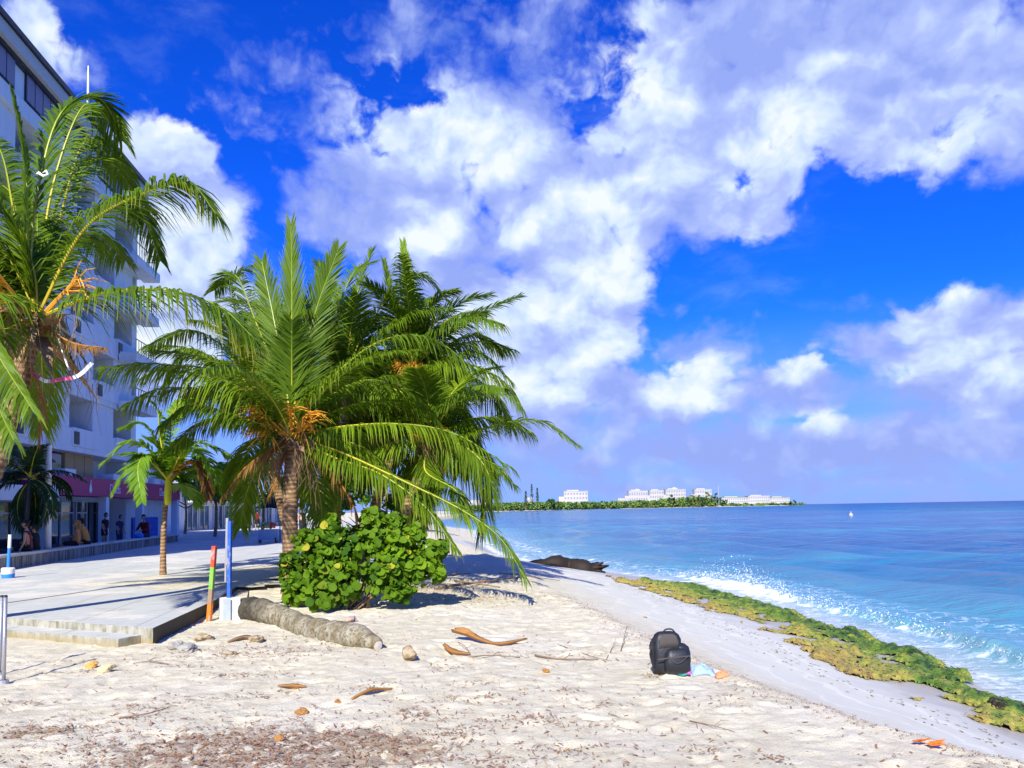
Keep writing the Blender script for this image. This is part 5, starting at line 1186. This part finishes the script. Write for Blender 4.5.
# fruit stall under dark umbrella
p = onz(269, 543, 1.15); st = thing('fruit_stall', p, 'small street cart piled with green and red goods left of nearest palm', 'stall')
mb = MB(); mb.box(p+Vector((0, 0, .42)), (.9, .7, .5), .2); mb.build('cart', mat('cart_blue', color=(.22, .32, .45), rough=.6), st)
for m_, dx_ in ((M_green, -.2), (M_red, .2), (M_ply, 0)):
    mb = MB()
    for i in range(14): mb.ball(p+Vector((dx_+random.gauss(0, .10), random.gauss(-.1, .15), .75+random.uniform(0, .22))), .075, 8, 5)
    mb.build('produce', m_, st, smooth=True)
for sx_ in (-1, 1):
    mb = MB(); q = p+Vector((sx_*.4, -.1, .2)); mb.tube([q-Vector((.03, 0, 0)), q+Vector((.03, 0, 0))], .2, 14); mb.build('wheel', M_dark, st)
p = onz(280, 541.5, 1.15); um = thing('beach_umbrella', p, 'black umbrella shading the street cart behind the nearest palm', 'umbrella')
mb = MB(); mb.tube([p, p+Vector((0, 0, 2.3))], .03, 8); mb.build('pole', M_dark, um)
mb = MB(); k = 16; mb.add([p+Vector((0, 0, 2.35))]+[p+Vector((math.cos(2*math.pi*j/k)*.7, math.sin(2*math.pi*j/k)*.7, 2.15)) for j in range(k)]+[p+Vector((math.cos(2*math.pi*j/k)*1.25, math.sin(2*math.pi*j/k)*1.25, 1.75-(.06 if j % 2 else 0))) for j in range(k)], [(0, 1+j, 1+(j+1) % k) for j in range(k)]+[(1+j, 1+k+j, 1+k+(j+1) % k, 1+(j+1) % k) for j in range(k)]); mb.build('canopy', M_black, um)

# ---------------------------------------------------------------- far shore
M_shore = mat('shore_foliage', color=(.16, .25, .045), rough=.8); M_shore2 = mat('shore_foliage_dark', color=(.04, .10, .02), rough=.8); M_bwhite = mat('sunlit_white_wall', color=(.43, .42, .40), rough=.8)
random.seed(123)
def shore_pt(px, back=0.):
    r = ray(px, 505); lo, hi = 700., 2060.
    for _ in range(40):
        m_ = (lo+hi)/2
        if r.x/r.y*m_ < float(Wx(m_)): hi = m_
        else: lo = m_
    Y = hi+back; return Vector((r.x/r.y*Y, Y, 1.0))
mb = MB()
for px in np.arange(455, 800, .75):
    for k in range(2):
        if px > 712 and random.random() < .7: continue
        if px > 724 and k: continue
        p = shore_pt(px+random.uniform(-1, 1), random.uniform(8, 40)); u = p.y/770; hh = random.uniform(3., 8.2 if 560 < px < 722 else 7.)*u*(1.2 if 490 < px < 560 or 660 < px < 722 else .9)*(.45 if px > 724 else 1); r = random.uniform(1.2, 3.)*u
        cl = [Vector((random.gauss(0, r*.8), random.gauss(0, r*.8), random.uniform(.15, 1)*hh)) for _ in range(26)]; lv = random.random()
        for c_ in cl:
            for q_ in range(3):
                d = Vector((random.gauss(0, 1), random.gauss(0, 1), random.gauss(0, 1))).normalized(); s_ = .75*u; n1 = d.orthogonal().normalized(); n2 = d.cross(n1)
                o_ = p+c_+d*s_*.7; mb.add([o_+n1*s_, o_+n2*s_, o_-n1*s_, o_-n2*s_], [(0, 1, 2, 3)], 0 if lv > .35 else 1)
stuff(mb.build('shore_trees', [M_shore, M_shore2]), 'low green tree belt running along the far shore', 'trees')
mb = MB(); P_ = [shore_pt(px) for px in np.arange(440, 800, 5)]
for a_, b_ in zip(P_, P_[1:]): mb.add([a_+Vector((0, -2, -.9)), b_+Vector((0, -2, -.9)), b_+Vector((0, 14, .3)), a_+Vector((0, 14, .3))], [(0, 1, 2, 3)])
struct(mb.build('far_beach', mat('far_sand', color=(.62, .58, .48), rough=.95)))
def farb(px0, px1, ytop, ybot, back, label, storeys, step=None, roofm=None, dome=False):
    Y = max(shore_pt(px0, back).y, shore_pt(px1, back).y, shore_pt((px0+px1)/2, back).y); a_ = at(px0, 505, Y); b_ = at(px1, 505, Y); zt = at((px0+px1)/2, ytop, Y).z; zb = 1.
    root = thing('shore_building', Vector(((a_.x+b_.x)/2, Y, zb)), label, 'building', 'white buildings on the far shore'); Wd = b_.x-a_.x; H2 = zt-zb; dp = min(30, Wd*.6)
    cx = (a_.x+b_.x)/2; mb = MB(); mb.box((cx, Y+dp/2, zb+H2/2), (Wd, dp, H2)); mb.build('wall', M_bwhite, root)
    mb = MB(); mb.box((cx, Y+dp/2, zt+.4), (Wd*1.02, dp*1.04, .8)); mb.build('roof', roofm or M_bwhite, root)
    if storeys > 2:
        mb = MB(); mb.box((cx-Wd*.12, Y+dp/2, zt+1.9), (Wd*.5, dp*.6, 2.2)); mb.build('upper_storey', M_bwhite, root)
        mb = MB(); mb.box((a_.x-Wd*.1, Y+dp/2-2, zb+H2*.36), (Wd*.22, dp*.8, H2*.72)); mb.build('side_wing', M_bwhite, root)
    nb = max(3, int(Wd/5)); fh = H2/storeys
    for s_ in range(storeys):
        for i in range(nb):
            x = a_.x+(i+.5)*Wd/nb; mb = MB(); mb.box((x, Y-.05, zb+(s_+.5)*fh), (Wd/nb*.6, .3, fh*.5)); mb.build('window', M_shutter, root)
    if dome: mb = MB(); mb.ball((cx, Y+dp/2, zt), (Wd*.16, Wd*.16, Wd*.13), 12, 8); mb.build('dome', M_bwhite, root)
    return root
farb(564, 588, 491.5, 503, 60, 'white four storey block standing alone left on the far shore', 4)
farb(629, 648, 491, 504, 70, 'white resort building with a small dome, left end of resort cluster', 3, dome=True)
farb(650, 664, 490.5, 503, 80, 'white stepped resort tower second from left in the cluster', 4)
farb(666, 686, 489.5, 502, 60, 'tallest white resort block with domed top behind trees', 5, dome=True)
farb(695, 712, 489.5, 501, 80, 'white block half hidden by tall trees right of the domed one', 4)
farb(722, 748, 497.5, 505, 45, 'left wing of the long white hotel on the point', 3, roofm=M_shore)
farb(748.5, 770, 496, 505, 48, 'middle wing of the long white hotel on the point', 3)
farb(770.5, 790, 497.5, 505, 45, 'right wing of the long white hotel on the point', 3, roofm=M_shore)
farb(506, 516, 503.5, 507, 55, 'low white house among trees left on the far shore', 1)
farb(466, 486, 500.5, 506, 90, 'long low white house behind the leftmost far trees', 1)
farb(618, 630, 498.5, 504, 60, 'low white annex left of the resort cluster', 2)
farb(527, 533, 498, 505, 40, 'small white tower beside the slender pines', 2)
def pine(px, ytop, label, w_=1.):
    p = shore_pt(px, 12); zt = at(px, ytop, p.y).z; u = p.y/770; root = thing('norfolk_pine', p, label, 'tree', 'slender pines on the far shore')
    mb = MB(); mb.tube([p, Vector((p.x, p.y, zt))], [.4*u, .08*u], 6); mb.build('trunk', M_bark, root); mb = MB(); H2 = zt-p.z
    for i in range(260):
        t = random.uniform(.25, 1); r = (1-t)*2.2*u*w_+.7*u; a = random.random()*6.28; c_ = Vector((p.x+math.cos(a)*r*random.random(), p.y+math.sin(a)*r*random.random(), p.z+t*H2)); s_ = .45*u
        mb.add([c_+Vector((s_, 0, .1)), c_+Vector((0, s_, -.2)), c_+Vector((-s_, 0, .1)), c_+Vector((0, -s_*.5, .4*u))], [(0, 1, 2, 3)])
    mb.build('crown', M_shore2, root)
pine(532, 484, 'tallest slender pine on the far shore'); pine(537.5, 488, 'slender pine just right of the tallest one'); pine(526, 491, 'short slender pine left of the tallest one')
p = shore_pt(552, 10); u = p.y/770; broadleaf('leafy_tree', 'big round dark green tree left of the white block on far shore', p, p+Vector((0, 0, 6.5*u)), (8*u, 6*u, 4.6*u), 1500, .9*u, M_shore2, 200, group='round trees on the far shore', r=.8*u)
for i, (px, hh, lb) in enumerate(((672, 13, 'leafy tree before the tall white resort block'), (693, 15, 'dark leafy tree left of half hidden block'), (700, 12, 'leafy tree in front of half hidden white block'), (709, 17, 'tallest leafy tree at the right of the resort'), (716, 14, 'leafy tree next to the long white hotel'), (654, 9, 'low leafy tree below the stepped tower'), (795, 5, 'low bush clump at the end of the point'))):
    p = shore_pt(px, 3) if px < 780 else shore_pt(787, 2)+Vector((14, 0, 0)); u = p.y/770; broadleaf('leafy_tree', lb, p, p+Vector((0, 0, hh*.55*u)), (3.4*u, 3*u, hh*.42*u), 500, .7*u, M_shore if i % 2 else M_shore2, 210+i, group='round trees on the far shore', r=.4*u)
# mast, sign and buoy
p = shore_pt(719, 6); u = p.y/770; ms_ = thing('radio_mast', p, 'thin radio mast right of the resort trees', 'mast'); mb = MB(); mb.tube([p, Vector((p.x, p.y, at(719, 486, p.y).z))], .35*u, 5); mb.build('pole', M_grey, ms_)
p = onz(851, 516.5, 0.); bu = thing('buoy', p, 'small white mooring buoy floating on the open blue water', 'buoy')
mb = MB(); mb.ball(p+Vector((0, 0, .25)), (.42, .42, .45), 12, 8); mb.build('float', M_bwhite, bu, smooth=True); mb = MB(); mb.tube([p+Vector((0, 0, .6)), p+Vector((0, 0, 1.05))], [.12, .05], 8); mb.build('top_mark', M_bwhite, bu)
